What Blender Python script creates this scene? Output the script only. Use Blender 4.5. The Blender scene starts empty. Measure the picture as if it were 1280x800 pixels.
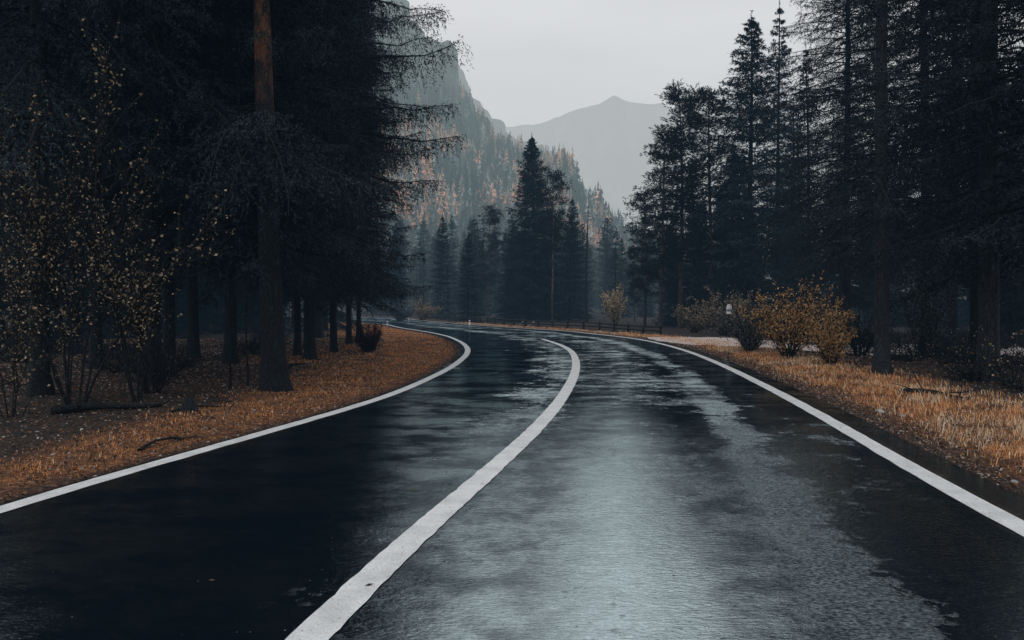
import bpy, math, random
import numpy as np
from mathutils import Vector, noise as mnoise

R = math.radians
rng = np.random.default_rng(7)
random.seed(7)
scene = bpy.context.scene
COL = scene.collection

# ---------------------------------------------------------------- picture geometry
F, CX, HZ, CAMH = 995.0, 640.0, 382.0, 1.25      # focal (px of a 1280 wide frame), centre column, horizon row, eye height
def gp(px, py):
    """ground point seen at a pixel (flat ground)"""
    v = py - HZ
    return ((px - CX) / v * CAMH, F * CAMH / v)
def wx(px, Z): return (px - CX) / F * Z
def wz(py, Z): return (HZ - py) / F * Z + CAMH

# ---------------------------------------------------------------- generic helpers
def tag(o, label=None, cat=None, group=None, kind=None):
    if label: o['label'] = label
    if cat: o['category'] = cat
    if group: o['group'] = group
    if kind: o['kind'] = kind
    return o
def empty(name, loc, rz=0.0):
    o = bpy.data.objects.new(name, None)
    o.empty_display_size = 0.3
    o.location = loc; o.rotation_euler = (0, 0, rz)
    COL.objects.link(o)
    return o
def mesh_np(name, V, faces, mat, parent=None, attrs=None, smooth=False, uv=None, mat2=None, n2=0):
    """faces: list of int arrays (n,3) or (n,4)"""
    V = np.ascontiguousarray(V, dtype=np.float32).reshape(-1, 3)
    if not isinstance(faces, (list, tuple)): faces = [faces]
    faces = [np.asarray(f, dtype=np.int32) for f in faces if len(f)]
    me = bpy.data.meshes.new(name)
    me.vertices.add(len(V)); me.vertices.foreach_set('co', V.ravel())
    loops = np.concatenate([f.ravel() for f in faces])
    tot = np.concatenate([np.full(len(f), f.shape[1], np.int32) for f in faces])
    st = np.concatenate([[0], np.cumsum(tot)[:-1]]).astype(np.int32)
    me.loops.add(len(loops)); me.loops.foreach_set('vertex_index', loops)
    me.polygons.add(len(tot)); me.polygons.foreach_set('loop_start', st)
    try: me.polygons.foreach_set('loop_total', tot)
    except Exception: pass
    me.update(calc_edges=True)
    if smooth: me.polygons.foreach_set('use_smooth', np.ones(len(tot), bool))
    for k, a in (attrs or {}).items():
        a = np.asarray(a, dtype=np.float32)
        if a.ndim == 1:
            at = me.attributes.new(k, 'FLOAT', 'POINT'); at.data.foreach_set('value', a)
        else:
            at = me.attributes.new(k, 'FLOAT_COLOR', 'POINT')
            if a.shape[1] == 3: a = np.concatenate([a, np.ones((len(a), 1), np.float32)], 1)
            at.data.foreach_set('color', a.ravel())
    if uv is not None:
        l = me.uv_layers.new(name='UVMap')
        l.data.foreach_set('uv', uv[loops].astype(np.float32).ravel())
    me.materials.append(mat)
    if mat2 is not None:
        me.materials.append(mat2)      # the last n2 faces wear the second material
        mi = np.zeros(len(tot), np.int32); mi[-n2:] = 1
        me.polygons.foreach_set('material_index', mi)
    o = bpy.data.objects.new(name, me)
    COL.objects.link(o)
    if parent is not None: o.parent = parent
    return o
class Acc:
    """collects vertex/face arrays into one mesh"""
    def __init__(s): s.V = []; s.F = []; s.A = []; s.n = 0
    def add(s, V, Fs, a=None):
        V = np.asarray(V, float).reshape(-1, 3)
        if not isinstance(Fs, (list, tuple)): Fs = [Fs]
        for f in Fs:
            if len(f): s.F.append(np.asarray(f) + s.n)
        s.V.append(V); s.n += len(V)
        if a is not None:
            a = np.asarray(a, float)
            if a.ndim == 0: a = np.full(len(V), float(a))
            s.A.append(a)
    def build(s, name, mat, parent=None, attr='v', smooth=False, wood=None, mat2=None):
        n2 = 0
        if wood is not None:
            s.add(wood[0], wood[1], 0.0 if s.A else None); n2 = sum(len(f) for f in wood[1])
        at = {attr: np.concatenate(s.A)} if s.A else None
        return mesh_np(name, np.concatenate(s.V), s.F, mat, parent, at, smooth, mat2=mat2, n2=n2)
def unit(a):
    return a / np.maximum(np.linalg.norm(a, axis=-1, keepdims=True), 1e-9)
def tubes(P, rad, S=5, cap=False):
    """P (B,N,3), rad (B,N) -> verts, quads"""
    P = np.asarray(P, float); rad = np.asarray(rad, float)
    B, N, _ = P.shape
    T = np.gradient(P, axis=1); T = unit(T)
    ref = np.where(np.abs(T[:, :1, 2:3]) > 0.8, np.array([1., 0, 0]), np.array([0, 0, 1.]))
    ref = np.broadcast_to(ref, T.shape)
    U = unit(np.cross(T, ref)); W = np.cross(T, U)
    a = np.arange(S) / S * 2 * np.pi
    ring = U[:, :, None] * np.cos(a)[None, None, :, None] + W[:, :, None] * np.sin(a)[None, None, :, None]
    V = P[:, :, None] + ring * rad[:, :, None, None]
    idx = np.arange(B * N * S).reshape(B, N, S)
    a0 = idx[:, :-1]; a1 = idx[:, 1:]
    b0 = np.roll(a0, -1, 2); b1 = np.roll(a1, -1, 2)
    Q = np.stack([a0, b0, b1, a1], -1).reshape(-1, 4)
    return V.reshape(-1, 3), Q
def box(x0, x1, y0, y1, z0, z1):
    V = [(x, y, z) for z in (z0, z1) for y in (y0, y1) for x in (x0, x1)]
    Q = [(0, 2, 3, 1), (4, 5, 7, 6), (0, 1, 5, 4), (2, 6, 7, 3), (0, 4, 6, 2), (1, 3, 7, 5)]
    return np.array(V, float), np.array(Q)
def copy_tree(o, parent=None):
    c = o.copy(); COL.objects.link(c)
    if parent is not None: c.parent = parent
    for ch in list(o.children): copy_tree(ch, c)
    return c

# ---------------------------------------------------------------- materials
def haze_group():  # haze painted as emission over every surface by distance from the origin
    g = bpy.data.node_groups.new('painted_haze', 'ShaderNodeTree')
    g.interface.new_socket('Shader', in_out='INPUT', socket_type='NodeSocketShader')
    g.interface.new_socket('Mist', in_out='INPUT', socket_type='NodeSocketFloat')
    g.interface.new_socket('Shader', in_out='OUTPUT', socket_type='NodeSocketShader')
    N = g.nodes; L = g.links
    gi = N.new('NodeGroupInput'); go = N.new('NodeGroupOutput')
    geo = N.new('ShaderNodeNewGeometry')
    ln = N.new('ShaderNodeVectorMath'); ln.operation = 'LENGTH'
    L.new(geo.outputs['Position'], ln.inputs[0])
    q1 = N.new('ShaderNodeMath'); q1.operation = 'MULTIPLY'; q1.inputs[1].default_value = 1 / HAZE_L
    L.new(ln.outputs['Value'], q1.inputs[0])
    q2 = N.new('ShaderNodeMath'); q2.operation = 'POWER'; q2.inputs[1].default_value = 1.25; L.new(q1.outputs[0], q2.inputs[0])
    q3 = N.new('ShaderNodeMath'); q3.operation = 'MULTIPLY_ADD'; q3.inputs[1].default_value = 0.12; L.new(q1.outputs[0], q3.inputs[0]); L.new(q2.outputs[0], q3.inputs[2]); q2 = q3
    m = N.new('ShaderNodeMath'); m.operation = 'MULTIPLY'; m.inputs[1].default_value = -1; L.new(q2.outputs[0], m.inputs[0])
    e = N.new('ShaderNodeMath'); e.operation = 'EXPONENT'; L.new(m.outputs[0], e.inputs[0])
    # unhazed share further cut by the mist input
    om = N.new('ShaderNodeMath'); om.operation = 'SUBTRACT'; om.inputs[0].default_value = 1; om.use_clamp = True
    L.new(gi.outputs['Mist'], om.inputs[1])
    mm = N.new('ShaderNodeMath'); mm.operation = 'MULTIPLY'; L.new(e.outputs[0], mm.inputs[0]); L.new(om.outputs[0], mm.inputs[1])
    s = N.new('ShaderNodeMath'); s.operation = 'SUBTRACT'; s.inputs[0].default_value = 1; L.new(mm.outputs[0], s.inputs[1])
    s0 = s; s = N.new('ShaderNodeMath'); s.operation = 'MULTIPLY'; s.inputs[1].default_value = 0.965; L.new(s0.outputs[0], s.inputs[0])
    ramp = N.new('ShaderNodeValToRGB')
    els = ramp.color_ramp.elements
    els[0].position = 0.0; els[0].color = (0.26, 0.50, 0.78, 1)  # bluish glow mixed in to lift the nearby blacks
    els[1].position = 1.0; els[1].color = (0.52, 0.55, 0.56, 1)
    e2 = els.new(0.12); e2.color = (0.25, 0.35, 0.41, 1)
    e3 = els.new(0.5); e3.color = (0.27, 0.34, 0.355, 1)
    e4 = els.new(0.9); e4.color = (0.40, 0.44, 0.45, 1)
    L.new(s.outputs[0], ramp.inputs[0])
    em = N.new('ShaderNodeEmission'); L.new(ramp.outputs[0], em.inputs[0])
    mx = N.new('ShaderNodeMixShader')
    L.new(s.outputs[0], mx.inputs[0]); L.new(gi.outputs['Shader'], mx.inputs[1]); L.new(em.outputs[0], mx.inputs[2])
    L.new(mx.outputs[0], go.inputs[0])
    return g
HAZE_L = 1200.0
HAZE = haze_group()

class Mat:
    def __init__(s, name):
        s.m = bpy.data.materials.new(name); s.m.use_nodes = True
        s.nt = s.m.node_tree; s.nt.nodes.clear(); s.N = s.nt.nodes; s.L = s.nt.links
    def n(s, t, **kw):
        nd = s.N.new(t)
        for k, v in kw.items(): setattr(nd, k, v)
        return nd
    def link(s, a, b): s.L.new(a, b)
    def val(s, sock, v):
        if isinstance(v, bpy.types.NodeSocket): s.L.new(v, sock)
        else: sock.default_value = v
    def math(s, op, a, b=None, clamp=False):
        nd = s.n('ShaderNodeMath', operation=op, use_clamp=clamp)
        s.val(nd.inputs[0], a)
        if b is not None: s.val(nd.inputs[1], b)
        return nd.outputs[0]
    def coords(s, kind='Object', scale=(1, 1, 1)):
        if kind == 'World':
            src = s.n('ShaderNodeNewGeometry').outputs['Position']
        else:
            src = s.n('ShaderNodeTexCoord').outputs[kind]
        mp = s.n('ShaderNodeMapping'); mp.inputs['Scale'].default_value = scale
        s.link(src, mp.inputs['Vector']); return mp.outputs[0]
    def noise(s, vec, scale, detail=4, rough=0.55):
        nd = s.n('ShaderNodeTexNoise'); nd.inputs['Scale'].default_value = scale
        nd.inputs['Detail'].default_value = detail; nd.inputs['Roughness'].default_value = rough
        s.link(vec, nd.inputs['Vector']); return nd.outputs['Fac']
    def ramp(s, fac, stops):
        nd = s.n('ShaderNodeValToRGB'); el = nd.color_ramp.elements
        while len(el) < len(stops): el.new(0.5)
        for e, (p, c) in zip(el, stops):
            e.position = p; e.color = (*c, 1) if isinstance(c, tuple) else (c, c, c, 1)
        s.val(nd.inputs[0], fac); return nd.outputs[0]
    def mix(s, fac, a, b, mode='MIX'):
        nd = s.n('ShaderNodeMix', data_type='RGBA', blend_type=mode)
        s.val(nd.inputs[0], fac)
        for i, v in ((6, a), (7, b)):
            if isinstance(v, tuple): nd.inputs[i].default_value = (*v, 1)
            else: s.link(v, nd.inputs[i])
        return nd.outputs[2]
    def attr(s, name, out='Fac'):
        return s.n('ShaderNodeAttribute', attribute_name=name).outputs[out]
    def bump(s, h, strength, dist, normal=None):
        nd = s.n('ShaderNodeBump'); nd.inputs['Strength'].default_value = strength; nd.inputs['Distance'].default_value = dist
        s.link(h, nd.inputs['Height'])
        if normal is not None: s.link(normal, nd.inputs['Normal'])
        return nd.outputs[0]
    def principled(s, col, rough=0.9, spec=0.2, normal=None):
        p = s.n('ShaderNodeBsdfPrincipled')
        if isinstance(col, tuple): p.inputs['Base Color'].default_value = (*col, 1)
        else: s.link(col, p.inputs['Base Color'])
        s.val(p.inputs['Roughness'], rough); s.val(p.inputs['Specular IOR Level'], spec)
        if normal is not None: s.link(normal, p.inputs['Normal'])
        return p.outputs[0]
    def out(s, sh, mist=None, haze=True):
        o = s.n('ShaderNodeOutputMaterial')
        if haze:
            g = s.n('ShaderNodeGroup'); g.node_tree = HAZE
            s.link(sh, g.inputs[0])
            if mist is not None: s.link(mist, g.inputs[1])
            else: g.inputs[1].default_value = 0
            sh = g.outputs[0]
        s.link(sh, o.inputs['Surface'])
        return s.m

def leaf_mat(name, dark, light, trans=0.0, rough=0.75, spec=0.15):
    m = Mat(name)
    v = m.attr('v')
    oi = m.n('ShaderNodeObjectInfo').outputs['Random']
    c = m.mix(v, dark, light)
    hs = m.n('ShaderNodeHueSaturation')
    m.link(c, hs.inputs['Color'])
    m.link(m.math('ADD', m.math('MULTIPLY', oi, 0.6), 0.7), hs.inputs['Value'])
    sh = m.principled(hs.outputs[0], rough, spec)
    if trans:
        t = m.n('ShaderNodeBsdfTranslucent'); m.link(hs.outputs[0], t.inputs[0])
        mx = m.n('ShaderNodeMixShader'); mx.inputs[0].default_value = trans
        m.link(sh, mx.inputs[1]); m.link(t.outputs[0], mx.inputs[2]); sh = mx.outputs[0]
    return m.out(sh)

def bark_mat(name, c0, c1, orange=None, z0=4.0, z1=7.0):
    m = Mat(name)
    co = m.coords('Object', (1, 1, 0.22))
    n1 = m.noise(co, 16, 6, 0.65)
    vo = m.n('ShaderNodeTexVoronoi', feature='DISTANCE_TO_EDGE'); vo.inputs['Scale'].default_value = 30
    wv = m.n('ShaderNodeTexNoise'); wv.inputs['Scale'].default_value = 9; wv.inputs['Detail'].default_value = 4; m.link(co, wv.inputs['Vector'])
    ad = m.n('ShaderNodeVectorMath', operation='MULTIPLY_ADD'); m.link(wv.outputs['Color'], ad.inputs[0]); ad.inputs[1].default_value = (0.16, 0.16, 0.16); m.link(co, ad.inputs[2])
    m.link(ad.outputs[0], vo.inputs['Vector'])
    cr = m.ramp(vo.outputs['Distance'], [(0, 0.0), (0.12, 0.7), (0.3, 1.0)])
    col = m.mix(n1, c0, c1)
    col = m.mix(cr, m.mix(0.6, col, (0.004, 0.006, 0.009)), col)
    if orange:
        z = m.n('ShaderNodeSeparateXYZ'); m.link(m.coords('Object'), z.inputs[0])
        mr = m.n('ShaderNodeMapRange'); mr.inputs[1].default_value = z0; mr.inputs[2].default_value = z1
        m.link(z.outputs[2], mr.inputs[0])
        n2 = m.noise(m.coords('Object', (1, 1, 0.5)), 6, 5, 0.7)
        f = m.math('MULTIPLY', mr.outputs[0], m.ramp(n2, [(0.44, 0.05), (0.58, 1.0)]))
        col = m.mix(f, col, orange)
    h = m.math('ADD', m.math('MULTIPLY', cr, 0.6), n1)
    nb = m.bump(h, 1.0, 0.03)
    return m.out(m.principled(col, 0.8, 0.25, nb))

M = {}
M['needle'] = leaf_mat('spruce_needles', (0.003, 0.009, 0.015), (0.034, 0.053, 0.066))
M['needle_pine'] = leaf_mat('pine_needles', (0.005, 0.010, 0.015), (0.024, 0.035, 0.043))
M['needle_pale'] = leaf_mat('haze_pale_larch_needles', (0.020, 0.030, 0.036), (0.095, 0.115, 0.120))  # needles coloured paler to stand in for haze
M['leaf_yellow'] = leaf_mat('autumn_leaves', (0.06, 0.05, 0.04), (0.74, 0.57, 0.38), 0.25)
M['leaf_gold'] = leaf_mat('golden_leaves', (0.10, 0.055, 0.022), (0.95, 0.58, 0.27), 0.3)
M['leaf_grey'] = leaf_mat('grey_leaves', (0.05, 0.06, 0.06), (0.30, 0.31, 0.29), 0.1)
M['leaf_red'] = leaf_mat('dark_red_twigs', (0.02, 0.016, 0.02), (0.10, 0.06, 0.06), 0.1)
M['leaf_dark'] = leaf_mat('dark_leaves', (0.012, 0.017, 0.020), (0.09, 0.10, 0.10), 0.1)
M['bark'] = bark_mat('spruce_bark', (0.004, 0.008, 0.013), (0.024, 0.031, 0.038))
M['bark_pine'] = bark_mat('pine_bark', (0.003, 0.007, 0.012), (0.020, 0.028, 0.036), (0.15, 0.066, 0.038), 3.9, 4.8)
M['bark_far'] = bark_mat('slender_pine_bark', (0.03, 0.032, 0.036), (0.11, 0.09, 0.08), (0.28, 0.17, 0.13), 1.5, 4.0)
M['bark_grey'] = bark_mat('grey_blue_bark', (0.014, 0.020, 0.026), (0.062, 0.072, 0.082))
M['twig'] = bark_mat('twig_bark', (0.006, 0.010, 0.015), (0.032, 0.037, 0.042))

# ---------------------------------------------------------------- road curves traced in plan
def smooth_curve(pts, n=260, sig=2.0):
    P = np.array(pts, float)
    d = np.concatenate([[0], np.cumsum(np.linalg.norm(np.diff(P, axis=0), axis=1))])
    # Catmull-Rom through the points
    out = []
    for i in range(len(P) - 1):
        p0 = P[max(i - 1, 0)]; p1 = P[i]; p2 = P[i + 1]; p3 = P[min(i + 2, len(P) - 1)]
        for t in np.linspace(0, 1, 16, endpoint=False):
            out.append(0.5 * ((2 * p1) + (-p0 + p2) * t + (2 * p0 - 5 * p1 + 4 * p2 - p3) * t * t + (-p0 + 3 * p1 - 3 * p2 + p3) * t ** 3))
    out.append(P[-1]); Q = np.array(out)
    return resample(Q, n)
def resample(Q, n):
    d = np.concatenate([[0], np.cumsum(np.linalg.norm(np.diff(Q, axis=0), axis=1))])
    s = np.linspace(0, d[-1], n)
    return np.stack([np.interp(s, d, Q[:, k]) for k in range(Q.shape[1])], 1)
def normals2(C):
    T = unit(np.gradient(C, axis=0))
    return np.stack([T[:, 1], -T[:, 0]], 1)            # to the right of travel
left_px = [(0, 636.5), (87.5, 610), (175, 585), (262.5, 561), (350, 535.5), (437.5, 510.6), (490, 493.5), (522, 480), (540, 471.5), (561, 461.2), (572.5, 453),
           (582.5, 444.4), (585, 437.5), (581, 431), (572.5, 425.8), (560, 420.6), (540, 416.0), (520, 412.7), (501, 409.8), (475.5, 404.8)]
cent_px = [(376, 800), (441.5, 737), (500, 687.5), (554, 638), (608, 594), (644, 561.5), (680, 526.5), (702, 498.5), (716.5, 473), (720.5, 456), (717, 442.7),
           (710, 436), (700, 431), (690, 427.5), (678, 424)]
right_px = [(1280, 666), (1217.5, 631.5), (1150, 592), (1082.5, 552), (1015, 513), (947.5, 478), (915, 462), (890, 451), (865, 441), (840, 433.3), (818, 427.8), (795, 423.6)]
rightfar_px = [(770, 420.3), (740, 417.3), (706, 413.6), (650, 410), (600, 406.8), (557, 403.2), (526, 400.5), (495, 397.3)]
Lp = [(-4.6, -14.0), (-4.15, -6.0), (-3.75, 0.0), (-3.42, 3.0)] + [gp(*p) for p in left_px] + [(-13.0, 61.0), (-20, 75), (-30, 92)]
Cp = [(-1.9, -14.0), (-1.5, -6.0), (-1.12, 0.0)] + [gp(*p) for p in cent_px]
Rp = [(1.9, -14.0), (2.25, -6.0), (2.5, 0.0), (2.72, 3.0)] + [gp(*p) for p in right_px + rightfar_px] + [(-19, 92), (-26, 106)]
Lc, Cc, Rc = smooth_curve(Lp, 420), smooth_curve(Cp, 300), smooth_curve(Rp, 420)
def gsm(C, k):
    for _ in range(k):
        D = C.copy(); D[1:-1] = (C[:-2] + 2 * C[1:-1] + C[2:]) / 4; C = D
    return C
Lc, Cc, Rc = gsm(Lc, 24), gsm(Cc, 110), gsm(Rc, 40)
Le = Lc - normals2(Lc) * 0.20                     # asphalt edges
Re = Rc + normals2(Rc) * 0.42
poly = np.concatenate([Le, Re[::-1]])
def inside(P, poly):
    x, y = P[:, 0], P[:, 1]; ins = np.zeros(len(P), bool)
    x0, y0 = poly[:, 0], poly[:, 1]; x1, y1 = np.roll(x0, -1), np.roll(y0, -1)
    for a, b, c, d in zip(x0, y0, x1, y1):
        if b == d: continue
        ins ^= ((b > y) != (d > y)) & (x < (c - a) * (y - b) / (d - b) + a)
    return ins
def dist_poly(P, C):
    best = np.full(len(P), 1e9)
    A, B = C[:-1], C[1:]
    for a, b in zip(A, B):
        ab = b - a; t = np.clip(((P - a) @ ab) / (ab @ ab), 0, 1)
        d = np.linalg.norm(P - (a + t[:, None] * ab), axis=1)
        best = np.minimum(best, d)
    return best
Ls, Rs = resample(Le, 110), resample(Re, 110)
polys_ = np.concatenate([Ls, Rs[::-1]])
def road_d(P):
    """distance to the asphalt edge (negative on the road), distances to left and right edge"""
    P = np.asarray(P, float)
    dl, dr = dist_poly(P, Ls), dist_poly(P, Rs)
    d = np.minimum(dl, dr)
    return np.where(inside(P, polys_), -d, d), dl, dr
def hnoise(x, y, sc=1.0, seed=0.0):
    x = x * sc; y = y * sc
    return (np.sin(x * 1.3 + 1.7 * np.sin(y * 0.7 + seed)) + np.sin(y * 1.7 + 1.3 * np.sin(x * 0.9 + 2 + seed)) + 0.5 * np.sin(x * 3.1 + y * 2.3 + seed) + 0.5 * np.sin(y * 3.7 - x * 2.9 + seed * 2)) / 3.0
def gh(P, d=None):
    P = np.asarray(P, float).reshape(-1, 2)
    if d is None: d = road_d(P)[0]
    ramp = np.clip(d / 1.2, 0, 1)
    r2 = np.clip(d / 5, 0, 1)
    z = -0.035 + ramp * 0.05 + ramp * 0.025 * hnoise(P[:, 0], P[:, 1], 1.4) + r2 * 0.07 * hnoise(P[:, 0], P[:, 1], 0.45, 3)
    return z
def gz(x, y): return float(gh(np.array([[x, y]]))[0])

# ---------------------------------------------------------------- ground sheet
N = 380; k = 8.6; a_ = 6500 / math.sinh(k)
s = np.linspace(-1, 1, N)
gx = a_ * np.sinh(k * s); gy = a_ * np.sinh(k * s) + 9
X, Y = np.meshgrid(gx, gy)
P2 = np.stack([X.ravel(), Y.ravel()], 1)
near = (np.abs(P2[:, 0]) < 150) & (np.abs(P2[:, 1]) < 200)
D = np.full(len(P2), 50.0); DL = D.copy(); DR = D.copy()
D[near], DL[near], DR[near] = road_d(P2[near])
Zg = gh(P2, D)
def grass_mask(P, d, dl, dr):
    """1 where the verge grass grows, 0 in the forest"""
    y = P[:, 1]
    wl = np.clip(1.15 + 0.17 * (y - 5.5), 1.1, 5.2) + 0.25 * hnoise(P[:, 0], y, 2.0)
    wl = np.where((y > 17) & (P[:, 0] > -9), 5.2, wl)
    wr = np.clip(3.1 - 0.05 * (y - 6), 1.6, 3.3) + 0.3 * hnoise(P[:, 0], y, 1.5)
    wr = np.where(P[:, 1] > 36, 1.0, wr)
    w = np.where(dl < dr, wl, wr)
    inner = np.where(dl < dr, np.clip(d / 0.25, 0, 1), np.clip(d / 0.6, 0, 1))
    return np.clip((w - d) / (0.35 * w) + 0.0, 0, 1) * (d > 0) * inner
G = grass_mask(P2, D, DL, DR)
idx = np.arange(N * N).reshape(N, N)
Q = np.stack([idx[:-1, :-1], idx[:-1, 1:], idx[1:, 1:], idx[1:, :-1]], -1).reshape(-1, 4)
m = Mat('forest_floor')
wc = m.coords('World')
n_f = m.noise(wc, 26, 6, 0.7); n_m = m.noise(wc, 3.2, 5, 0.6); n_c = m.noise(wc, 0.5, 4)
litter = m.ramp(n_f, [(0.30, (0.010, 0.012, 0.015)), (0.47, (0.035, 0.028, 0.026)), (0.60, (0.085, 0.058, 0.045)), (0.75, (0.17, 0.13, 0.11))])
litter = m.mix(m.ramp(n_m, [(0.4, 0.0), (0.62, 0.6)]), litter, (0.014, 0.018, 0.020))
gcol = m.ramp(n_f, [(0.28, (0.035, 0.022, 0.018)), (0.46, (0.11, 0.052, 0.028)), (0.62, (0.34, 0.16, 0.075)), (0.78, (0.42, 0.31, 0.22))])
gcol = m.mix(m.ramp(n_m, [(0.35, 0.75), (0.55, 0.0)]), gcol, (0.055, 0.035, 0.033))
gf = m.math('ADD', m.attr('grass'), m.math('MULTIPLY', m.math('SUBTRACT', n_m, 0.5), 0.9), clamp=True)
gf = m.math('MULTIPLY', gf, m.attr('grass2'), clamp=True)
col = m.mix(gf, litter, gcol)
nb = m.bump(n_f, 0.8, 0.03, m.bump(n_m, 0.5, 0.08))
M['ground'] = m.out(m.principled(col, 0.95, 0.1, nb))
g2 = np.clip(1.4 * np.clip(G * 2, 0, 1), 0, 1)
ground = mesh_np('ground', np.concatenate([P2, Zg[:, None]], 1), [Q], M['ground'], attrs={'grass': G, 'grass2': g2}, smooth=True)
tag(ground, kind='structure')

# ---------------------------------------------------------------- wet road
NS = 420; NU = 25
La, Ra = Le, Re
tS = np.linspace(0, 1, NU)
RV = La[:, None, :] * (1 - tS)[None, :, None] + Ra[:, None, :] * tS[None, :, None]
mid = (La + Ra) / 2
al = np.concatenate([[0], np.cumsum(np.linalg.norm(np.diff(mid, axis=0), axis=1))])
zr = np.zeros((NS, NU)) + 0.0
zr[:, 0] = -0.02; zr[:, -1] = -0.02
UV = np.stack([np.broadcast_to(tS * 7.0, (NS, NU)), np.broadcast_to(al[:, None], (NS, NU))], -1).reshape(-1, 2)
idx = np.arange(NS * NU).reshape(NS, NU)
Q = np.stack([idx[:-1, :-1], idx[:-1, 1:], idx[1:, 1:], idx[1:, :-1]], -1).reshape(-1, 4)

def road_material():
    m = Mat('wet_asphalt')
    w = m.coords('World')
    uvn = m.n('ShaderNodeUVMap', uv_map='UVMap'); uvx = m.n('ShaderNodeSeparateXYZ'); m.link(uvn.outputs[0], uvx.inputs[0])
    u = uvx.outputs[0]
    # wandering of the wheel tracks
    uw = m.math('ADD', u, m.math('MULTIPLY', m.math('SUBTRACT', m.noise(w, 0.25, 3), 0.5), 0.8))
    def lane(c, wdt):
        d = m.math('ABSOLUTE', m.math('SUBTRACT', uw, c))
        mr = m.n('ShaderNodeMapRange', interpolation_type='SMOOTHSTEP'); mr.inputs[1].default_value = wdt; mr.inputs[2].default_value = wdt * 0.25
        mr.inputs[3].default_value = 0; mr.inputs[4].default_value = 1
        m.link(d, mr.inputs[0]); return mr.outputs[0]
    # puddled film: patchy, larger far patches elongated across the road
    big = m.noise(w, 0.42, 9, 0.7)
    med = m.noise(m.coords('World', (1, 1.0, 1)), 1.9, 9, 0.75)
    fine = m.noise(w, 11, 7, 0.75)
    grit = m.noise(w, 150, 3, 0.7)
    pat = m.math('ADD', m.math('MULTIPLY', big, 0.80), m.math('ADD', m.math('MULTIPLY', med, 0.75), m.math('MULTIPLY', fine, 0.45)))
    pat = m.math('SUBTRACT', pat, 0.49)
    sep = m.n('ShaderNodeSeparateXYZ'); m.link(m.n('ShaderNodeNewGeometry').outputs['Position'], sep.inputs[0])
    def sstep(v, a, b):
        mr = m.n('ShaderNodeMapRange', interpolation_type='SMOOTHSTEP'); mr.inputs[1].default_value = a; mr.inputs[2].default_value = b
        m.link(v, mr.inputs[0]); return mr.outputs[0]
    far = sstep(sep.outputs[1], 5.0, 8.5)
    close = m.math('SUBTRACT', 1.0, sstep(sep.outputs[1], 5.0, 12.0))
    pat = m.math('ADD', pat, m.math('MULTIPLY', lane(5.3, 0.40), 0.12))
    pat = m.math('ADD', pat, m.math('MULTIPLY', m.math('MULTIPLY', lane(2.5, 1.0), 0.11), far))
    pat = m.math('ADD', pat, m.math('MULTIPLY', lane(1.2, 2.3), -0.15))
    pat = m.math('ADD', pat, m.math('MULTIPLY', m.math('MULTIPLY', lane(3.9, 0.8), -0.13), close))
    pat = m.math('ADD', pat, m.math('MULTIPLY', lane(6.0, 0.8), -0.08))
    pat = m.math('ADD', pat, m.math('MULTIPLY', lane(7.1, 0.9), -0.2))
    patc = m.ramp(pat, [(0.515, 0.0), (0.60, 1.0)])            # 0 smooth water film, 1 raw textured asphalt
    rough = m.n('ShaderNodeMapRange'); m.link(patc, rough.inputs[0]); rough.inputs[3].default_value = 0.07; m.link(m.math('SUBTRACT', 0.44, m.math('MULTIPLY', close, 0.14)), rough.inputs[4])
    # ripples of the film and asphalt grain
    rip = m.noise(m.coords('World', (0.6, 1.4, 1)), 30, 4, 0.65)
    rip2 = m.noise(m.coords('World', (0.6, 1.2, 1)), 90, 2, 0.5)
    drop = m.n('ShaderNodeTexVoronoi'); drop.inputs['Scale'].default_value = 26; m.link(w, drop.inputs['Vector'])
    dsp = m.ramp(drop.outputs['Distance'], [(0.0, 1.0), (0.16, 0.0)])
    rare = m.ramp(m.noise(w, 14, 2), [(0.55, 0.0), (0.62, 1.0)])
    hgt = m.math('ADD', m.math('MULTIPLY', rip, 1.0), m.math('MULTIPLY', rip2, 0.30))
    hgt = m.math('ADD', hgt, m.math('MULTIPLY', m.math('MULTIPLY', dsp, rare), 0.5))
    hgt = m.math('ADD', hgt, m.math('MULTIPLY', m.math('MULTIPLY', grit, patc), 0.55))
    hgt = m.math('MULTIPLY', hgt, m.math('ADD', 0.30, m.math('MULTIPLY', m.math('MAXIMUM', patc, close), 0.70)))
    nb = m.bump(hgt, 0.55, 0.0055)
    fres = m.n('ShaderNodeLayerWeight'); fres.inputs['Blend'].default_value = 0.5
    fac = m.n('ShaderNodeMapRange'); m.link(fres.outputs['Facing'], fac.inputs[0])
    fac.inputs[1].default_value = 0.0; fac.inputs[2].default_value = 1.0; fac.inputs[3].default_value = 0.62; fac.inputs[4].default_value = 0.97
    f2 = m.math('MULTIPLY', fac.outputs[0], m.math('SUBTRACT', 1.0, m.math('MULTIPLY', patc, m.math('ADD', 0.06, m.math('MULTIPLY', close, 0.34)))))
    spk = m.ramp(m.noise(m.coords('World', (1, 2.0, 1)), 38, 3, 0.6), [(0.62, 0.0), (0.68, 0.55)])
    f2 = m.math('MULTIPLY', f2, m.math('SUBTRACT', 1.0, spk))
    f2 = m.math('MULTIPLY', f2, m.math('ADD', 0.86, m.math('MULTIPLY', m.math('SUBTRACT', fine, 0.5), 0.7)), clamp=True)
    # broken sheen: streaks further off, worn wheel track, strip painted dull to narrow reflection
    stn = m.noise(m.coords('World', (0.8, 1.25, 1)), 1.25, 10, 0.74)
    stk = m.ramp(stn, [(0.43, 1.0), (0.57, 0.0)])
    amt = m.math('ADD', 0.10, m.math('MULTIPLY', m.math('SUBTRACT', 1.0, close), 0.70))
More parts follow.
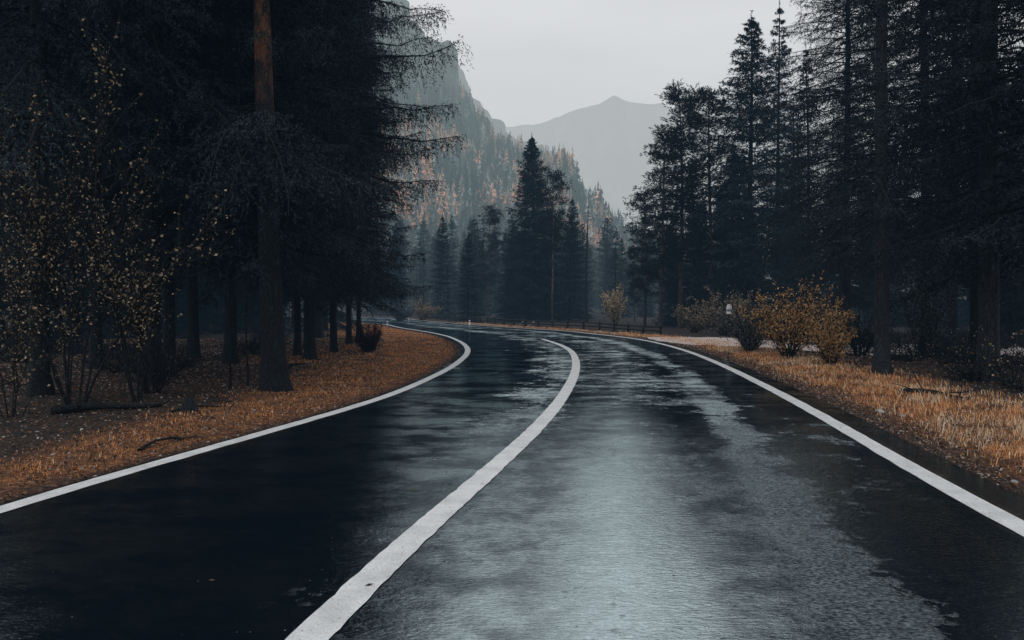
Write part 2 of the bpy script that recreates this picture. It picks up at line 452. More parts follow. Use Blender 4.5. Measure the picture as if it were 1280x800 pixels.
    amt = m.math('MAXIMUM', amt, m.math('MULTIPLY', lane(1.6, 2.2), 0.85))
    f2 = m.math('MULTIPLY', f2, m.math('SUBTRACT', 1.0, m.math('MULTIPLY', stk, amt)))
    trn = m.ramp(m.noise(m.coords('World', (1.0, 1.0, 1)), 2.6, 8, 0.72), [(0.40, 0.30), (0.58, 1.0)])
    trk = m.math('ADD', m.math('MULTIPLY', lane(4.87, 0.36), 0.66), m.math('MULTIPLY', lane(3.45, 0.80), 0.62), clamp=True)
    f2 = m.math('MULTIPLY', f2, m.math('SUBTRACT', 1.0, m.math('MULTIPLY', trk, trn)))
    gt = m.ramp(m.noise(m.coords('World', (0.65, 1.2, 1)), 62, 4, 0.72), [(0.40, 0.15), (0.50, 0.75), (0.60, 1.6)])
    gt2 = m.ramp(m.noise(m.coords('World', (0.7, 1.2, 1)), 14, 8, 0.78), [(0.38, 0.45), (0.58, 1.30)])
    gk = m.math('ADD', 0.16, m.math('MULTIPLY', patc, 0.84))
    def lerp1(v, k): return m.math('ADD', 1.0, m.math('MULTIPLY', m.math('SUBTRACT', v, 1.0), k))
    f2 = m.math('MULTIPLY', m.math('MULTIPLY', f2, lerp1(gt, gk)), lerp1(gt2, m.math('ADD', 0.18, m.math('MULTIPLY', patc, 0.5))), clamp=True)
    dif = m.n('ShaderNodeBsdfDiffuse')
    dc = m.mix(m.ramp(grit, [(0.35, 0.0), (0.75, 1.0)]), (0.0015, 0.004, 0.0075), (0.006, 0.011, 0.017))
    m.link(dc, dif.inputs[0]); m.link(nb, dif.inputs['Normal'])
    gl = m.n('ShaderNodeBsdfGlossy'); gl.inputs[0].default_value = (0.83, 0.975, 1.0, 1)
    m.link(rough.outputs[0], gl.inputs['Roughness']); m.link(nb, gl.inputs['Normal'])
    mx = m.n('ShaderNodeMixShader'); m.link(f2, mx.inputs[0]); m.link(dif.outputs[0], mx.inputs[1]); m.link(gl.outputs[0], mx.inputs[2])
    return m.out(mx.outputs[0])
M['road'] = road_material()
road = mesh_np('road', np.concatenate([RV.reshape(-1, 2), zr.reshape(-1, 1)], 1), [Q], M['road'], uv=UV, smooth=True)
tag(road, kind='structure')

m = Mat('road_paint')
w = m.coords('World')
n1 = m.noise(w, 110, 4, 0.7); n2 = m.noise(w, 5, 4)
col = m.mix(m.ramp(n1, [(0.40, 0.0), (0.62, 1.0)]), (0.62, 0.63, 0.64), (0.86, 0.865, 0.865))
col = m.mix(m.ramp(n2, [(0.35, 0.35), (0.6, 0.0)]), col, (0.30, 0.32, 0.33))
pits = m.ramp(m.noise(w, 75, 2, 0.5), [(0.27, 1.0), (0.33, 0.0)])
col = m.mix(pits, col, (0.06, 0.07, 0.08))
M['paint'] = m.out(m.principled(col, 0.45, 0.35, m.bump(n1, 0.4, 0.004)))
def line(C, wdt, z, name, wob=0.0025, i0=0, i1=None):
    C = C[i0:i1]; C = resample(C, 900)
    n = normals2(C)
    j = np.random.default_rng(3).normal(0, wob, (len(C), 2)); j = (j + np.roll(j, 1, 0)) / 1.4
    A = C - n * (wdt / 2 + j[:, :1]); B = C + n * (wdt / 2 + j[:, 1:])
    V = np.stack([A, C, B], 1); V = np.concatenate([V, np.full((len(C), 3, 1), z)], 2)
    idx = np.arange(len(C) * 3).reshape(-1, 3)
    q = np.stack([idx[:-1, :-1], idx[:-1, 1:], idx[1:, 1:], idx[1:, :-1]], -1).reshape(-1, 4)
    o = mesh_np(name, V.reshape(-1, 3), [q], M['paint'])
    return tag(o, kind='structure')
line(Lc, 0.15, 0.005, 'road_marking_left_edge')
line(Cc, 0.165, 0.005, 'road_marking_centre')
line(Rc, 0.165, 0.005, 'road_marking_right_edge')

# gravel pull-off beyond the right edge
up = [(806, 421.6), (850, 422), (900, 423), (935, 425), (1100, 430), (1300, 434), (1500, 437)]
lo = [(812, 424.0), (850, 430), (900, 434), (935, 435), (1100, 444), (1300, 451), (1500, 458)]
U_ = resample(np.array([gp(*p) for p in up]), 60); L_ = resample(np.array([gp(*p) for p in lo]), 60)
tt = np.linspace(0, 1, 14)
PV = U_[:, None] * (1 - tt)[None, :, None] + L_[:, None] * tt[None, :, None]
pv = PV.reshape(-1, 2)
jit = 0.12 * hnoise(pv[:, 0], pv[:, 1], 2.3)[:, None]
pv = pv + jit
pz = gh(pv) + 0.03
idx = np.arange(60 * 14).reshape(60, 14)
q = np.stack([idx[:-1, :-1], idx[:-1, 1:], idx[1:, 1:], idx[1:, :-1]], -1).reshape(-1, 4)
m = Mat('gravel'); w = m.coords('World')
col = m.ramp(m.noise(w, 30, 6, 0.75), [(0.3, (0.22, 0.18, 0.17)), (0.5, (0.55, 0.47, 0.44)), (0.7, (0.75, 0.66, 0.63))])
M['gravel'] = m.out(m.principled(col, 0.9, 0.1))
tag(mesh_np('gravel_path', np.concatenate([pv, pz[:, None]], 1), [q], M['gravel']), kind='structure')

# ---------------------------------------------------------------- needles and crowns
def needles(p0, p1, kk, ln, wd, g, spread=0.9, v=None):
    """kk thin triangles round each twig p0->p1"""
    B = len(p0)
    t = g.random((B, kk)) ; ax = unit(p1 - p0)
    r = g.normal(size=(B, kk, 3)); pr = unit(r - (r * ax[:, None]).sum(-1, keepdims=True) * ax[:, None])
    base = p0[:, None] + (p1 - p0)[:, None] * t[..., None]
    dr = unit(ax[:, None] * (0.75 + 0.3 * g.random((B, kk, 1))) + pr * spread)
    L = ln * (0.6 + 0.7 * g.random((B, kk, 1)))
    sd = unit(np.cross(dr, g.normal(size=(B, kk, 3)))) * wd / 2
    V = np.stack([base - sd, base + sd, base + dr * L], 2).reshape(-1, 3)
    Fc = np.arange(len(V)).reshape(-1, 3)
    vv = g.random((B, kk)) * 0.35 + (0.3 if v is None else v[:, None])
    return V, Fc, np.repeat(np.clip(vv, 0, 1).ravel(), 3)

def trunk_mesh(H, r0, g, bend=0.15, seg=26, S=12, flare=1.5, lean=(0, 0), top_r=0.015):
    z = np.concatenate([[-0.25], np.linspace(0, 1, seg) ** 1.3 * H])
    ph = g.random(4) * 6
    x = bend * np.sin(z / H * 3 + ph[0]) * (z / H) + lean[0] * z; y = bend * np.sin(z / H * 2.4 + ph[1]) * (z / H) + lean[1] * z
    r = r0 * (1 - np.clip(z / H, 0, 1)) ** 0.85 + top_r
    r = r * (1 + (flare - 1) * np.exp(-np.clip(z, 0, 9) / (0.9 * r0 + 0.12)))
    V, q = tubes(np.stack([x, y, z], 1)[None], r[None], S)
    a = np.arctan2(V[:, 1] - np.repeat(y, S), V[:, 0] - np.repeat(x, S))
    zz = V[:, 2]
    f = 1 + 0.05 * np.sin(a * 5 + ph[2]) + 0.10 * np.sin(a * 3 + ph[3]) * np.exp(-np.clip(zz, 0, 9) / 0.35) + g.normal(0, 0.012, len(V))
    cx = np.repeat(x, S); cy = np.repeat(y, S)
    V[:, 0] = cx + (V[:, 0] - cx) * f; V[:, 1] = cy + (V[:, 1] - cy) * f
    fx = lambda h: (np.interp(h, z, x), np.interp(h, z, y))
    return V, q, fx, (lambda h: np.interp(h, z, r))

def branch_paths(g, zb, az, L, up, droop, lift, NP=9, fx=None, zig=0.03):
    t = np.linspace(0, 1, NP)[None]
    ox, oy = fx(zb)
    rr = L[:, None] * t
    z = zb[:, None] + L[:, None] * (up[:, None] * t - droop[:, None] * t ** 2 + lift[:, None] * t ** 4)
    az2 = az[:, None] + g.normal(0, 0.12, (len(L), 1)) * t * 1.5
    x = ox[:, None] + np.cos(az2) * rr; y = oy[:, None] + np.sin(az2) * rr
    P = np.stack([x, y, z], -1)
    P[:, 1:] += g.normal(0, zig, P[:, 1:].shape) * L[:, None, None] * 0.35
    return P
def at_path(P, t):
    """P (B,N,3), t (B,K) -> (B,K,3) and tangent"""
    B, N_, _ = P.shape
    f = t * (N_ - 1); i = np.clip(f.astype(int), 0, N_ - 2); w_ = (f - i)[..., None]
    b = np.arange(B)[:, None]
    a, c = P[b, i], P[b, i + 1]
    return a * (1 - w_) + c * w_, unit(c - a)

def spruce(name, seed, H=20, r0=0.17, cb=3.0, Rm=2.8, whorl=0.33, nb=(4, 6), dens=1.0, droop=0.55, hang=1.0, side=0.34, kk=5, nl=0.05, nw=0.011, bark='bark',
           needle='needle', lean=(0, 0), bend=0.15, shape=0.8, gap=0.12, dead=26, extra=(), skip=None, tip=0.10, S=12):
    g = np.random.default_rng(seed)
    root = empty(name, (0, 0, 0))
    V, q, fx, fr = trunk_mesh(H, r0, g, bend, lean=lean, S=S)
    mesh_np('trunk', V, [q], M[bark], root, smooth=True)
    zs, azs = [], []
    z = cb
    while z < H - 0.15:
        n = g.integers(nb[0], nb[1] + 1); a0 = g.random() * 6.28
        if g.random() > gap:
            for i in range(n):
                zs.append(z + g.normal(0, 0.10)); azs.append(a0 + i * 6.283 / n + g.normal(0, 0.25))
        z += whorl * (0.75 + 0.5 * g.random()) * (0.45 + 0.55 * (H - z) / (H - cb))
    zs = np.clip(np.array(zs), 0.3, H - 0.05); azs = np.array(azs)
    if skip: kz = (zs < skip[0]) | (zs > skip[1]); zs = zs[kz]; azs = azs[kz]
    rel = np.clip((H - zs) / (H - cb), 0, 1)
    L = Rm * rel ** shape * (0.55 + 0.6 * g.random(len(zs))) * np.clip(1.15 - 0.25 * rel, 0.8, 1.1) + 0.05
    long_ = g.random(len(zs)) < 0.08; L = np.where(long_, L * 1.25, L)
    up = 0.75 * (1 - rel) ** 1.5 + 0.05 - 0.12 * rel; dr = droop * (0.35 + 0.75 * rel) * (0.7 + 0.6 * g.random(len(zs))); li = 0.28 * rel + 0.05
    li = li * (0.6 + 0.8 * g.random(len(zs)))
    if len(extra):
        E = np.array(extra, float)
        zs = np.concatenate([zs, E[:, 0]]); azs = np.concatenate([azs, E[:, 1]]); L = np.concatenate([L, E[:, 2]])
        up = np.concatenate([up, E[:, 3]]); dr = np.concatenate([dr, E[:, 4]]); li = np.concatenate([li, E[:, 5]])
    P = branch_paths(g, zs, azs, L, up, dr, li, 9, fx)
    A = Acc()
    rb = np.clip(0.011 * L + 0.003, 0.004, 0.05)[:, None] * (1 - np.linspace(0, 0.85, 9)[None])
    Vb, qb = tubes(P, rb, 4)
    # dead lower branches
    if dead:
        zd = np.sort(g.uniform(min(1.4, cb * 0.5), cb + 2, dead)); ad = g.random(dead) * 6.28; Ld = g.uniform(0.3, 1.5, dead) * min(1, Rm / 2.5)
        Pd = branch_paths(g, zd, ad, Ld, g.uniform(-0.2, 0.4, dead), g.uniform(0.0, 0.5, dead), g.uniform(0, .2, dead), 9, fx, 0.06)
        Vd, qd = tubes(Pd, np.full((dead, 9), 0.007) * (1 - np.linspace(0, 0.8, 9)[None]), 3)
        Vb = np.concatenate([Vb, Vd]); qb2 = qd + len(Vb) - len(Vd); lim = [qb, qb2]
    else: lim = [qb]
    # side twigs
    vbr = np.clip(0.02 + 0.75 * g.random(len(L)) ** 2.2, 0, 0.8)  # random boughs coloured lighter, as if catching light
    kmax = int(math.ceil(max(L) / 0.15 * dens))
    for b0 in range(0, len(L), 400):
        sl = slice(b0, b0 + 400); Pb = P[sl]; Lb = L[sl]; vb = vbr[sl]
        K = kmax
        t = (np.arange(K)[None] + g.random((len(Lb), K))) / K
        keep = g.random((len(Lb), K)) < np.clip(Lb[:, None] / max(L) * 1.0 + 0.10, 0, 1)
        keep &= t > 0.12
        for sg in (-1, 1):
            pt, tn = at_path(Pb, t)
            sd = unit(np.cross(tn, np.array([0, 0, 1.]))) * sg
            dirv = unit(tn * (0.75 + 0.3 * g.random(t.shape)[..., None]) + sd * 0.95 + np.array([0, 0, 1.]) * (g.normal(-0.12, 0.18, t.shape)[..., None]))
            ls = (side * Lb[:, None] * (1 - t) ** 0.8 * (0.5 + 0.7 * g.random(t.shape)) + tip * np.clip(Lb[:, None] / 0.7, 0.15, 1))
            kp = keep & (g.random(t.shape) < 0.92)
            p0 = pt[kp]; d0 = dirv[kp]; l0 = ls[kp][:, None]; vv = np.broadcast_to(vb[:, None], t.shape)[kp]
            p1 = p0 + d0 * l0 - np.array([0, 0, 1.]) * l0 ** 1.6 * 0.25
            kq = np.clip((l0[:, 0] / 0.16).astype(int), 1, 8)
            A.add(*needles(p0, p1, kk + 2, nl, nw, g, v=vv))
            # hanging twiglets
            for j in range(6):
                mk = kq > j
                if not mk.any(): continue
                tj = (j + g.random(mk.sum())) / kq[mk]
                q0 = p0[mk] + (p1[mk] - p0[mk]) * tj[:, None]
                hl = hang * (0.10 + 0.16 * g.random(mk.sum())) * np.clip(np.broadcast_to(Lb[:, None], t.shape)[kp][mk] / 0.8, 0.2, 1)
                dd = unit(d0[mk] * 0.55 + g.normal(0, 0.45, q0.shape) + np.array([0, 0, -0.75 * hang]))
                q1 = q0 + dd * hl[:, None]
                A.add(*needles(q0, q1, kk, nl, nw, g, 0.75, v=vv[mk]))
    # leader tip
    tp = np.array([[*fx(H - 0.3), H - 0.35]], float); tp1 = tp + [[0, 0, 0.75]]
    A.add(*needles(tp.repeat(6, 0), tp1.repeat(6, 0), kk + 3, nl, nw, g))
    A.build('crown', M[needle], root, wood=(Vb, lim), mat2=M['twig'])
    print('CROWN', name, seed, sum(len(f) for f in A.F))
    return root

def pine(name, seed, H=14, r0=0.14, cb=5.0, Rm=1.9, nbr=70, bark='bark_far', needle='needle_pine', clump=0.34, per=110, nl=0.085, nw=0.012, lean=(0, 0), bend=0.25, shape=0.55, cl=4, dead=14):
    g = np.random.default_rng(seed)
    root = empty(name, (0, 0, 0))
    V, q, fx, fr = trunk_mesh(H, r0, g, bend, lean=lean, S=(20 if bark == 'bark_pine' else 8), flare=1.3)
    mesh_np('trunk', V, [q], M[bark], root, smooth=True)
    zs = cb + (H - cb) * np.sort(g.random(nbr)) ** 0.9
    zs = np.round(zs / 0.55) * 0.55 + g.normal(0, 0.10, nbr); zs = np.clip(zs, 0.5, H - 0.1)
    rel = np.clip((H - zs) / (H - cb), 0, 1)
    env = np.clip(np.sin(np.clip(rel, 0.03, 1) ** shape * 2.5), 0.15, 1)
    L = Rm * env * (0.45 + 0.65 * g.random(nbr)) + 0.15
    az = g.random(nbr) * 6.28
    P = branch_paths(g, zs, az, L, 0.35 + 0.5 * (1 - rel), 0.3 + 0.5 * rel, np.full(nbr, 0.25), 9, fx, 0.08)
    rb = np.clip(0.014 * L + 0.004, 0.004, 0.04)[:, None] * (1 - np.linspace(0, 0.8, 9)[None])
    Vb, qb = tubes(P, rb, 4)
    lim = [qb]
    if dead:
        zd = g.uniform(min(1.5, cb * .4), cb, dead); Ld = g.uniform(0.2, 0.9, dead)
        Pd = branch_paths(g, zd, g.random(dead) * 6.28, Ld, g.uniform(-0.3, 0.3, dead), g.uniform(0, .4, dead), g.uniform(0, .2, dead), 9, fx, 0.06)
        Vd, qd = tubes(Pd, np.full((dead, 9), 0.008) * (1 - np.linspace(0, 0.8, 9)[None]), 3)
        lim.append(qd + len(Vb)); Vb = np.concatenate([Vb, Vd])
    A = Acc()
    t = 1 - g.random((nbr, cl)) ** 1.4 * 0.65; t[:, 0] = 1.0
    pt, tn = at_path(P, np.clip(t, 0, 1))
    C = pt + g.normal(0, 0.16, pt.shape) * np.minimum(1, L[:, None, None])
    C = C.reshape(-1, 3); T = tn.reshape(-1, 3)
    sz = clump * (0.55 + 0.7 * g.random(len(C)))
    # shoots inside each clump, flattened, pointing up and outward
    nsh = 9
    off = g.normal(0, 1, (len(C), nsh, 3)) * np.array([1, 1, 0.45]) * sz[:, None, None] * 0.6
    p0 = (C[:, None] + off).reshape(-1, 3)
    dd = unit(off * 1.2 + T[:, None] * 0.4 * sz[:, None, None] + np.array([0, 0, 0.25]) * sz[:, None, None])
    p1 = p0 + dd.reshape(-1, 3) * 0.16
    vv = np.repeat(np.clip(g.normal(0.25, 0.15, len(C)), 0, 0.7), nsh)
    A.add(*needles(p0, p1, max(3, per // nsh), nl, nw, g, 0.9, v=vv))
    A.build('crown', M[needle], root, wood=(Vb, lim), mat2=M['twig'])
    print('CROWN', name, seed, sum(len(f) for f in A.F))
    return root

def leafy(name, seed, h=2.0, spread=0.9, stems=14, twigs=12, leaves=14, leaf=0.045, mat='leaf_yellow', lean=0.5, up=0.8, lv=0.5, stem_r=0.012, low=0.25, part='leaves', wob=0.05):
    """many stemmed shrub"""
    g = np.random.default_rng(seed)
    root = empty(name, (0, 0, 0))
    az = g.random(stems) * 6.28; ln = g.random(stems) ** 0.6
    hh = h * (0.55 + 0.5 * g.random(stems)) * (1 - 0.25 * ln)
    NP = 8; t = np.linspace(0, 1, NP)
    rad = spread * ln
    P = np.zeros((stems, NP, 3))
    P[..., 0] = np.cos(az)[:, None] * (rad[:, None] * t ** 1.2 + 0.08); P[..., 1] = np.sin(az)[:, None] * (rad[:, None] * t ** 1.2 + 0.08)
    P[..., 2] = hh[:, None] * t ** 0.92 - 0.04
    P[:, 1:] += np.cumsum(g.normal(0, wob * h / 3, (stems, NP - 1, 3)), 1) * 0.6
    Vs, qs = tubes(P, stem_r * (0.6 + 0.6 * g.random((stems, 1))) * (1 - 0.8 * t[None]), 4)
    # side twigs
    tw = low + (1 - low) * g.random((stems, twigs))
    p0, tn = at_path(P, tw)
    d = unit(tn * up + g.normal(0, 0.55, p0.shape) + np.array([0, 0, 0.15]))
    lt = h * 0.22 * (0.4 + 0.9 * g.random((stems, twigs, 1))) * (1.25 - 0.7 * tw[..., None])
    p0 = p0.reshape(-1, 3); d = d.reshape(-1, 3); lt = lt.reshape(-1, 1)
    mid_ = p0 + d * lt * 0.5 + g.normal(0, 0.02, p0.shape); p1 = p0 + d * lt + np.array([0, 0, 0.12]) * lt
    T = np.stack([p0, mid_, p1], 1)
    Vt, qt = tubes(T, np.broadcast_to(np.array([0.5, 0.35, 0.15]) * stem_r, (len(T), 3)), 3)
    mesh_np('stem', np.concatenate([Vs, Vt]), [qs, qt + len(Vs)], M['twig'], root)
    # leaves
    leaves = int(leaves * 1.8); tl = g.random((len(T), leaves)); c, _ = at_path(T, tl)
    c = c + g.normal(0, 0.035, c.shape); c = c.reshape(-1, 3)
    keep = g.random(len(c)) < np.repeat(np.clip(g.normal(0.48, 0.42, len(T)), 0.03, 1), leaves)
    c = c[keep]
    a = unit(g.normal(size=c.shape) + np.array([0, 0, -0.3])); b = unit(np.cross(a, g.normal(size=c.shape)))
    sz = leaf * (0.5 + 0.8 * g.random((len(c), 1)))
    nrm = np.cross(a, b) * sz * 0.15
    V = np.stack([c, c + a * sz * 0.5 + b * sz * 0.32 + nrm, c + a * sz, c + a * sz * 0.5 - b * sz * 0.32 + nrm], 1).reshape(-1, 3)
    q = np.arange(len(V)).reshape(-1, 4)
    v = np.clip(g.normal(lv, 0.28, len(c)), 0, 1)
    mesh_np(part, V, [q], M[mat], root, attrs={'v': np.repeat(v, 4)})
    return root

# ---------------------------------------------------------------- tree prototypes
PROTO = {}
def proto(key, fn, *a, **kw):
    PROTO[key] = [fn(*a, **kw), False]
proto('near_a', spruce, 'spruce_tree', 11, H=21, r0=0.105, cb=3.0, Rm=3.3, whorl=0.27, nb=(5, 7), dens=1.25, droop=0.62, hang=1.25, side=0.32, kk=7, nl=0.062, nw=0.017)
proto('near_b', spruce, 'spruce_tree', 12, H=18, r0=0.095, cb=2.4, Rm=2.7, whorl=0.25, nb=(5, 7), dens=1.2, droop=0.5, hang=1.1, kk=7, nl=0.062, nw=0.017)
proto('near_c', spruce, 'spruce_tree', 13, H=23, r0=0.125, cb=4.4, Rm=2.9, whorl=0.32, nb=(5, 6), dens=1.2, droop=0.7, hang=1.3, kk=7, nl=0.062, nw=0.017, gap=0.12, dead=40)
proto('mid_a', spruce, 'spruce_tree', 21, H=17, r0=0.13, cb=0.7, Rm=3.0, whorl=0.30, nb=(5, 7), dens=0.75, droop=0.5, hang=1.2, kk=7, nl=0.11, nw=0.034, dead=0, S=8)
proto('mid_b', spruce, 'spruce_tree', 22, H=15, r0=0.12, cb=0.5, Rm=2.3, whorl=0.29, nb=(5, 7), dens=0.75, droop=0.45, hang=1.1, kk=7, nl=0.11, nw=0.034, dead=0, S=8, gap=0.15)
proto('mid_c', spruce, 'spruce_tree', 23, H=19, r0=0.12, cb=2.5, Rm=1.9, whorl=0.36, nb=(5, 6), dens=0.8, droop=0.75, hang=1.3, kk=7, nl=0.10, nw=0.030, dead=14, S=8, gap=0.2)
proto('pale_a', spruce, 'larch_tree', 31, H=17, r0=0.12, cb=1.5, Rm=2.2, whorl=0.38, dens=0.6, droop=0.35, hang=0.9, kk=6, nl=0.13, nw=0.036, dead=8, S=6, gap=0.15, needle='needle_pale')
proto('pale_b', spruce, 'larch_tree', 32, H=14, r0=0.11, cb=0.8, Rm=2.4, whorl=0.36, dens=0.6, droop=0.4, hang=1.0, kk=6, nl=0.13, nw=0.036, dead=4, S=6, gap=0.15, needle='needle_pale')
proto('pine_a', pine, 'pine_tree', 41, H=14, r0=0.11, cb=4.0, Rm=1.25, nbr=100, per=190, nw=0.018, nl=0.085, cl=6, clump=0.23)
proto('pine_b', pine, 'pine_tree', 42, H=12.5, r0=0.11, cb=3.2, Rm=1.35, nbr=105, per=190, nw=0.018, nl=0.085, cl=6, clump=0.23)
proto('pine_c', pine, 'pine_tree', 43, H=16, r0=0.15, cb=8.0, Rm=2.3, nbr=80, per=200, clump=0.45, nw=0.026, nl=0.11, cl=6)

def put(key, px=None, Z=None, H=None, label='', group=None, rz=None, x=None, name=None, tilt=(0, 0), fat=1.0):
    p, used = PROTO[key]
    if used: o = copy_tree(p)
    else: o = p; PROTO[key][1] = True
    if x is None: x = wx(px, Z)
    base = {'hero': 14.2, 'reach': 20, 'bare': 22, 'near_a': 21, 'near_b': 18, 'near_c': 23, 'mid_a': 17, 'mid_b': 15, 'mid_c': 19, 'pale_a': 17, 'pale_b': 14, 'pine_a': 14, 'pine_b': 12.5, 'pine_c': 16}.get(key)
    sc = (H / base) if H and base else 1.0
    o.location = (x, Z, gz(x, Z) - 0.02 if Z < 120 else 0)
    o.scale = (sc * fat, sc * fat, sc)
    o.rotation_euler = (tilt[0], tilt[1], random.random() * 6.28 if rz is None else rz)
    cat = 'tree' if not name else name.replace('_', ' ')
    for kk_ in ('group',):
        if kk_ in o: del o[kk_]
    tag(o, label, cat, group)
    return o
def top(py, Z): return wz(py, Z)     # height of a tree whose tip is at row py

# one special pine at the left verge: broad dark trunk turning orange
PROTO['verge'] = [spruce('pine_tree', 51, H=13.5, r0=0.155, cb=2.7, Rm=2.1, whorl=0.24, nb=(5, 7), dens=1.2, droop=0.75, hang=1.5, side=0.34, tip=0.16, kk=7, nl=0.055, nw=0.016, bark='bark_pine',
                  lean=(-0.036, 0.0), bend=0.06, dead=34, skip=(4.2, 6.1), S=22), False]
x_, y_ = gp(343, 489)
put('verge', x=x_, Z=y_, rz=0, label='thick dark pine trunk on the left verge turning orange higher up')

proto('bare', spruce, 'spruce_tree', 14, H=22, r0=0.13, cb=3.6, Rm=2.3, whorl=0.55, nb=(3, 5), dens=1.0, droop=0.6, hang=1.2, kk=6, nl=0.062, nw=0.015, gap=0.35, dead=50, bark='bark_grey')
proto('reach', spruce, 'spruce_tree', 17, H=20, r0=0.10, cb=2.8, Rm=2.35, whorl=0.27, nb=(5, 7), dens=2.1, droop=0.62, hang=1.7, side=0.30, tip=0.32, kk=8, nl=0.055, nw=0.018,
      extra=[(7.9, -0.15, 2.9, 0.05, 0.25, 0.20), (8.6, 0.2, 3.0, 0.0, 0.3, 0.2), (7.2, -0.45, 3.0, -0.02, 0.18, 0.2), (6.9, -0.05, 3.6, 0.06, 0.16, 0.16), (6.3, 0.3, 2.9, 0.0, 0.2, 0.15), (5.9, -0.2, 3.3, -0.05, 0.14, 0.16),
             (5.3, 0.05, 3.4, 0.0, 0.22, 0.2), (4.9, -0.35, 3.0, -0.06, 0.2, 0.18), (4.4, 0.1, 2.9, -0.05, 0.2, 0.15), (9.6, 0.0, 2.7, 0.0, 0.2, 0.2), (10.5, -0.2, 2.6, 0.0, 0.3, 0.2), (5.6, 0.5, 2.7, 0.0, 0.25, 0.2)])
proto('hero', spruce, 'spruce_tree', 24, H=14.2, r0=0.16, cb=0.5, Rm=3.6, whorl=0.23, nb=(6, 8), dens=0.85, droop=0.45, hang=1.1, kk=7, nl=0.10, nw=0.032, dead=0, S=8, gap=0.05, shape=0.85)
GL = 'dark spruces of the wood left of the road'
GR = 'dark spruces of the wood right of the road'
# left wood, individually described (px, base row or Z, proto, H, label)
left_named = [
 ('reach', 388, 450, 20, 'spruce just behind the thick pine, long drooping boughs reaching over the left bend'),
 ('near_b', 436, 432, 15, 'spruce with stout short trunk beside the dark red bush on the inner bend'),
 ('near_c', 190, 481, 22, 'spruce with bare lower trunk behind the leaning stem of the left leafy trees'),
 ('near_b', 417, 441, 15, 'thin spruce between the two stouter trunks near the inner bend'),
 ('near_c', 50, 497, 20, 'tall spruce rising behind the speckled yellow leaves at the far left'),
 ('near_a', 212, 470, 18, 'spruce standing close beside the bare trunked one left of the thick pine'),
 ('near_b', 372, 446, 14, 'slim spruce directly right of the thick pine trunk'),
 ('near_b', 448, 429, 13, 'narrow spruce just left of the dark red bush'),
 ('near_a', 120, 462, 20, 'spruce in the deep shade behind the leafy left trees'),
 ('near_b', 337, 475, 17, 'spruce hidden close behind the thick pine, its boughs crossing in front of that trunk'),
 ('near_c', 288, 455, 21, 'spruce a few metres behind and left of the thick pine'),
]
for key, px, row, H, lab in left_named:
    x_, y_ = gp(px, row)
    put(key, x=x_, Z=y_, H=H, label=lab, rz=0.0 if key == 'reach' else None)
g = np.random.default_rng(5)
def clear_spot(x, y, taken, r):
    return all((x - a) ** 2 + (y - b) ** 2 > r * r for a, b in taken)
taken = [(gp(p[1], p[2])) for p in left_named] + [gp(343, 489)]
def scatter(n, zr, pxr, keys, hr, group, label, rmin=2.0, edge=2.0, seed=1, fat=1.0, cond=None):
    g = np.random.default_rng(seed); c = 0; tries = 0
    while c < n and tries < n * 60:
        tries += 1
        Z = math.sqrt(g.uniform(zr[0] ** 2, zr[1] ** 2)); px = g.uniform(*pxr); x = wx(px, Z)
        if cond and not cond(x, Z): continue
        if Z < 120 and road_d(np.array([[x, Z]]))[0][0] < edge: continue
        if not clear_spot(x, Z, taken, rmin): continue
        taken.append((x, Z)); c += 1
        put(keys[g.integers(len(keys))], x=x, Z=Z, H=g.uniform(*hr), label=label, group=group, fat=fat * g.uniform(0.85, 1.15))
scatter(30, (17, 45), (-120, 440), ['mid_a', 'near_b', 'mid_b', 'near_a', 'mid_c'], (15, 21), GL, 'dark spruce inside the left wood, lost among its neighbours', 2.1, 3.5, 101)
scatter(34, (45, 75), (-50, 450), ['mid_a', 'mid_b', 'mid_c'], (15, 20), GL, 'dark spruce inside the left wood, lost among its neighbours', 2.6, 4.0, 102)
# ----- right wood
right_named = [
 ('near_c', 1102, 41.0, None, None),
]
def pz_(row): return F * CAMH / (row - HZ)
PR = [
 ('bare', 1102, pz_(470), 17, 'slim straight spruce right of the golden bush, bare lower trunk'),
 ('bare', 1236, pz_(476), 21, 'stout dark spruce trunk near the right edge of the photo'),
 ('near_b', 1222, 17.5, 19, 'thin spruce pressed against the stout trunk at the right'),
 ('near_a', 1158, 22.0, 20, 'dense broad spruce between the slim straight trunk and the stout one'),
 ('near_a', 1056, 25.0, 17.5, 'wide spruce with stepped boughs behind the golden bush'),
 ('near_b', 1300, 12.5, 17, 'dark spruce cut off by the right edge of the photo'),
 ('mid_c', 1190, 27.0, 19, 'tall spruce behind the gap between the two right trunks'),
 ('mid_a', 936, 41, top(22, 41), 'tall pointed spruce with dense head, highest of the middle right trees', 1.4),
 ('mid_c', 972, 43, top(8, 43), 'very narrow spruce with thin spire just right of the dense headed one'),
 ('pine_b', 890, 42, top(120, 42), 'round topped pine left of the tall pointed spruce'),
 ('pine_a', 850, 44, top(113, 44), 'slender bare stemmed pine, taller of the pair at the left end of the right wood'),
 ('pine_b', 826, 44, top(170, 44), 'pine with boughs hanging left, shorter of the pair at the wood end'),
 ('pine_b', 806, 47, top(240, 47), 'short open pine at the very left end of the right wood'),
 ('mid_b', 868, 46, top(205, 46), 'spruce filling the gap between the slender pine and the round topped pine'),
 ('mid_b', 846, 49, top(255, 49), 'low spruce behind the slender pine stem'),
 ('mid_c', 1010, 36, top(60, 36), 'spruce with thin crown left of the wide stepped one'),
 ('mid_b', 990, 47, top(130, 47), 'spruce crowded in behind the narrow spire'),
 ('mid_a', 915, 50, top(180, 50), 'broad spruce behind the round topped pine'),
]
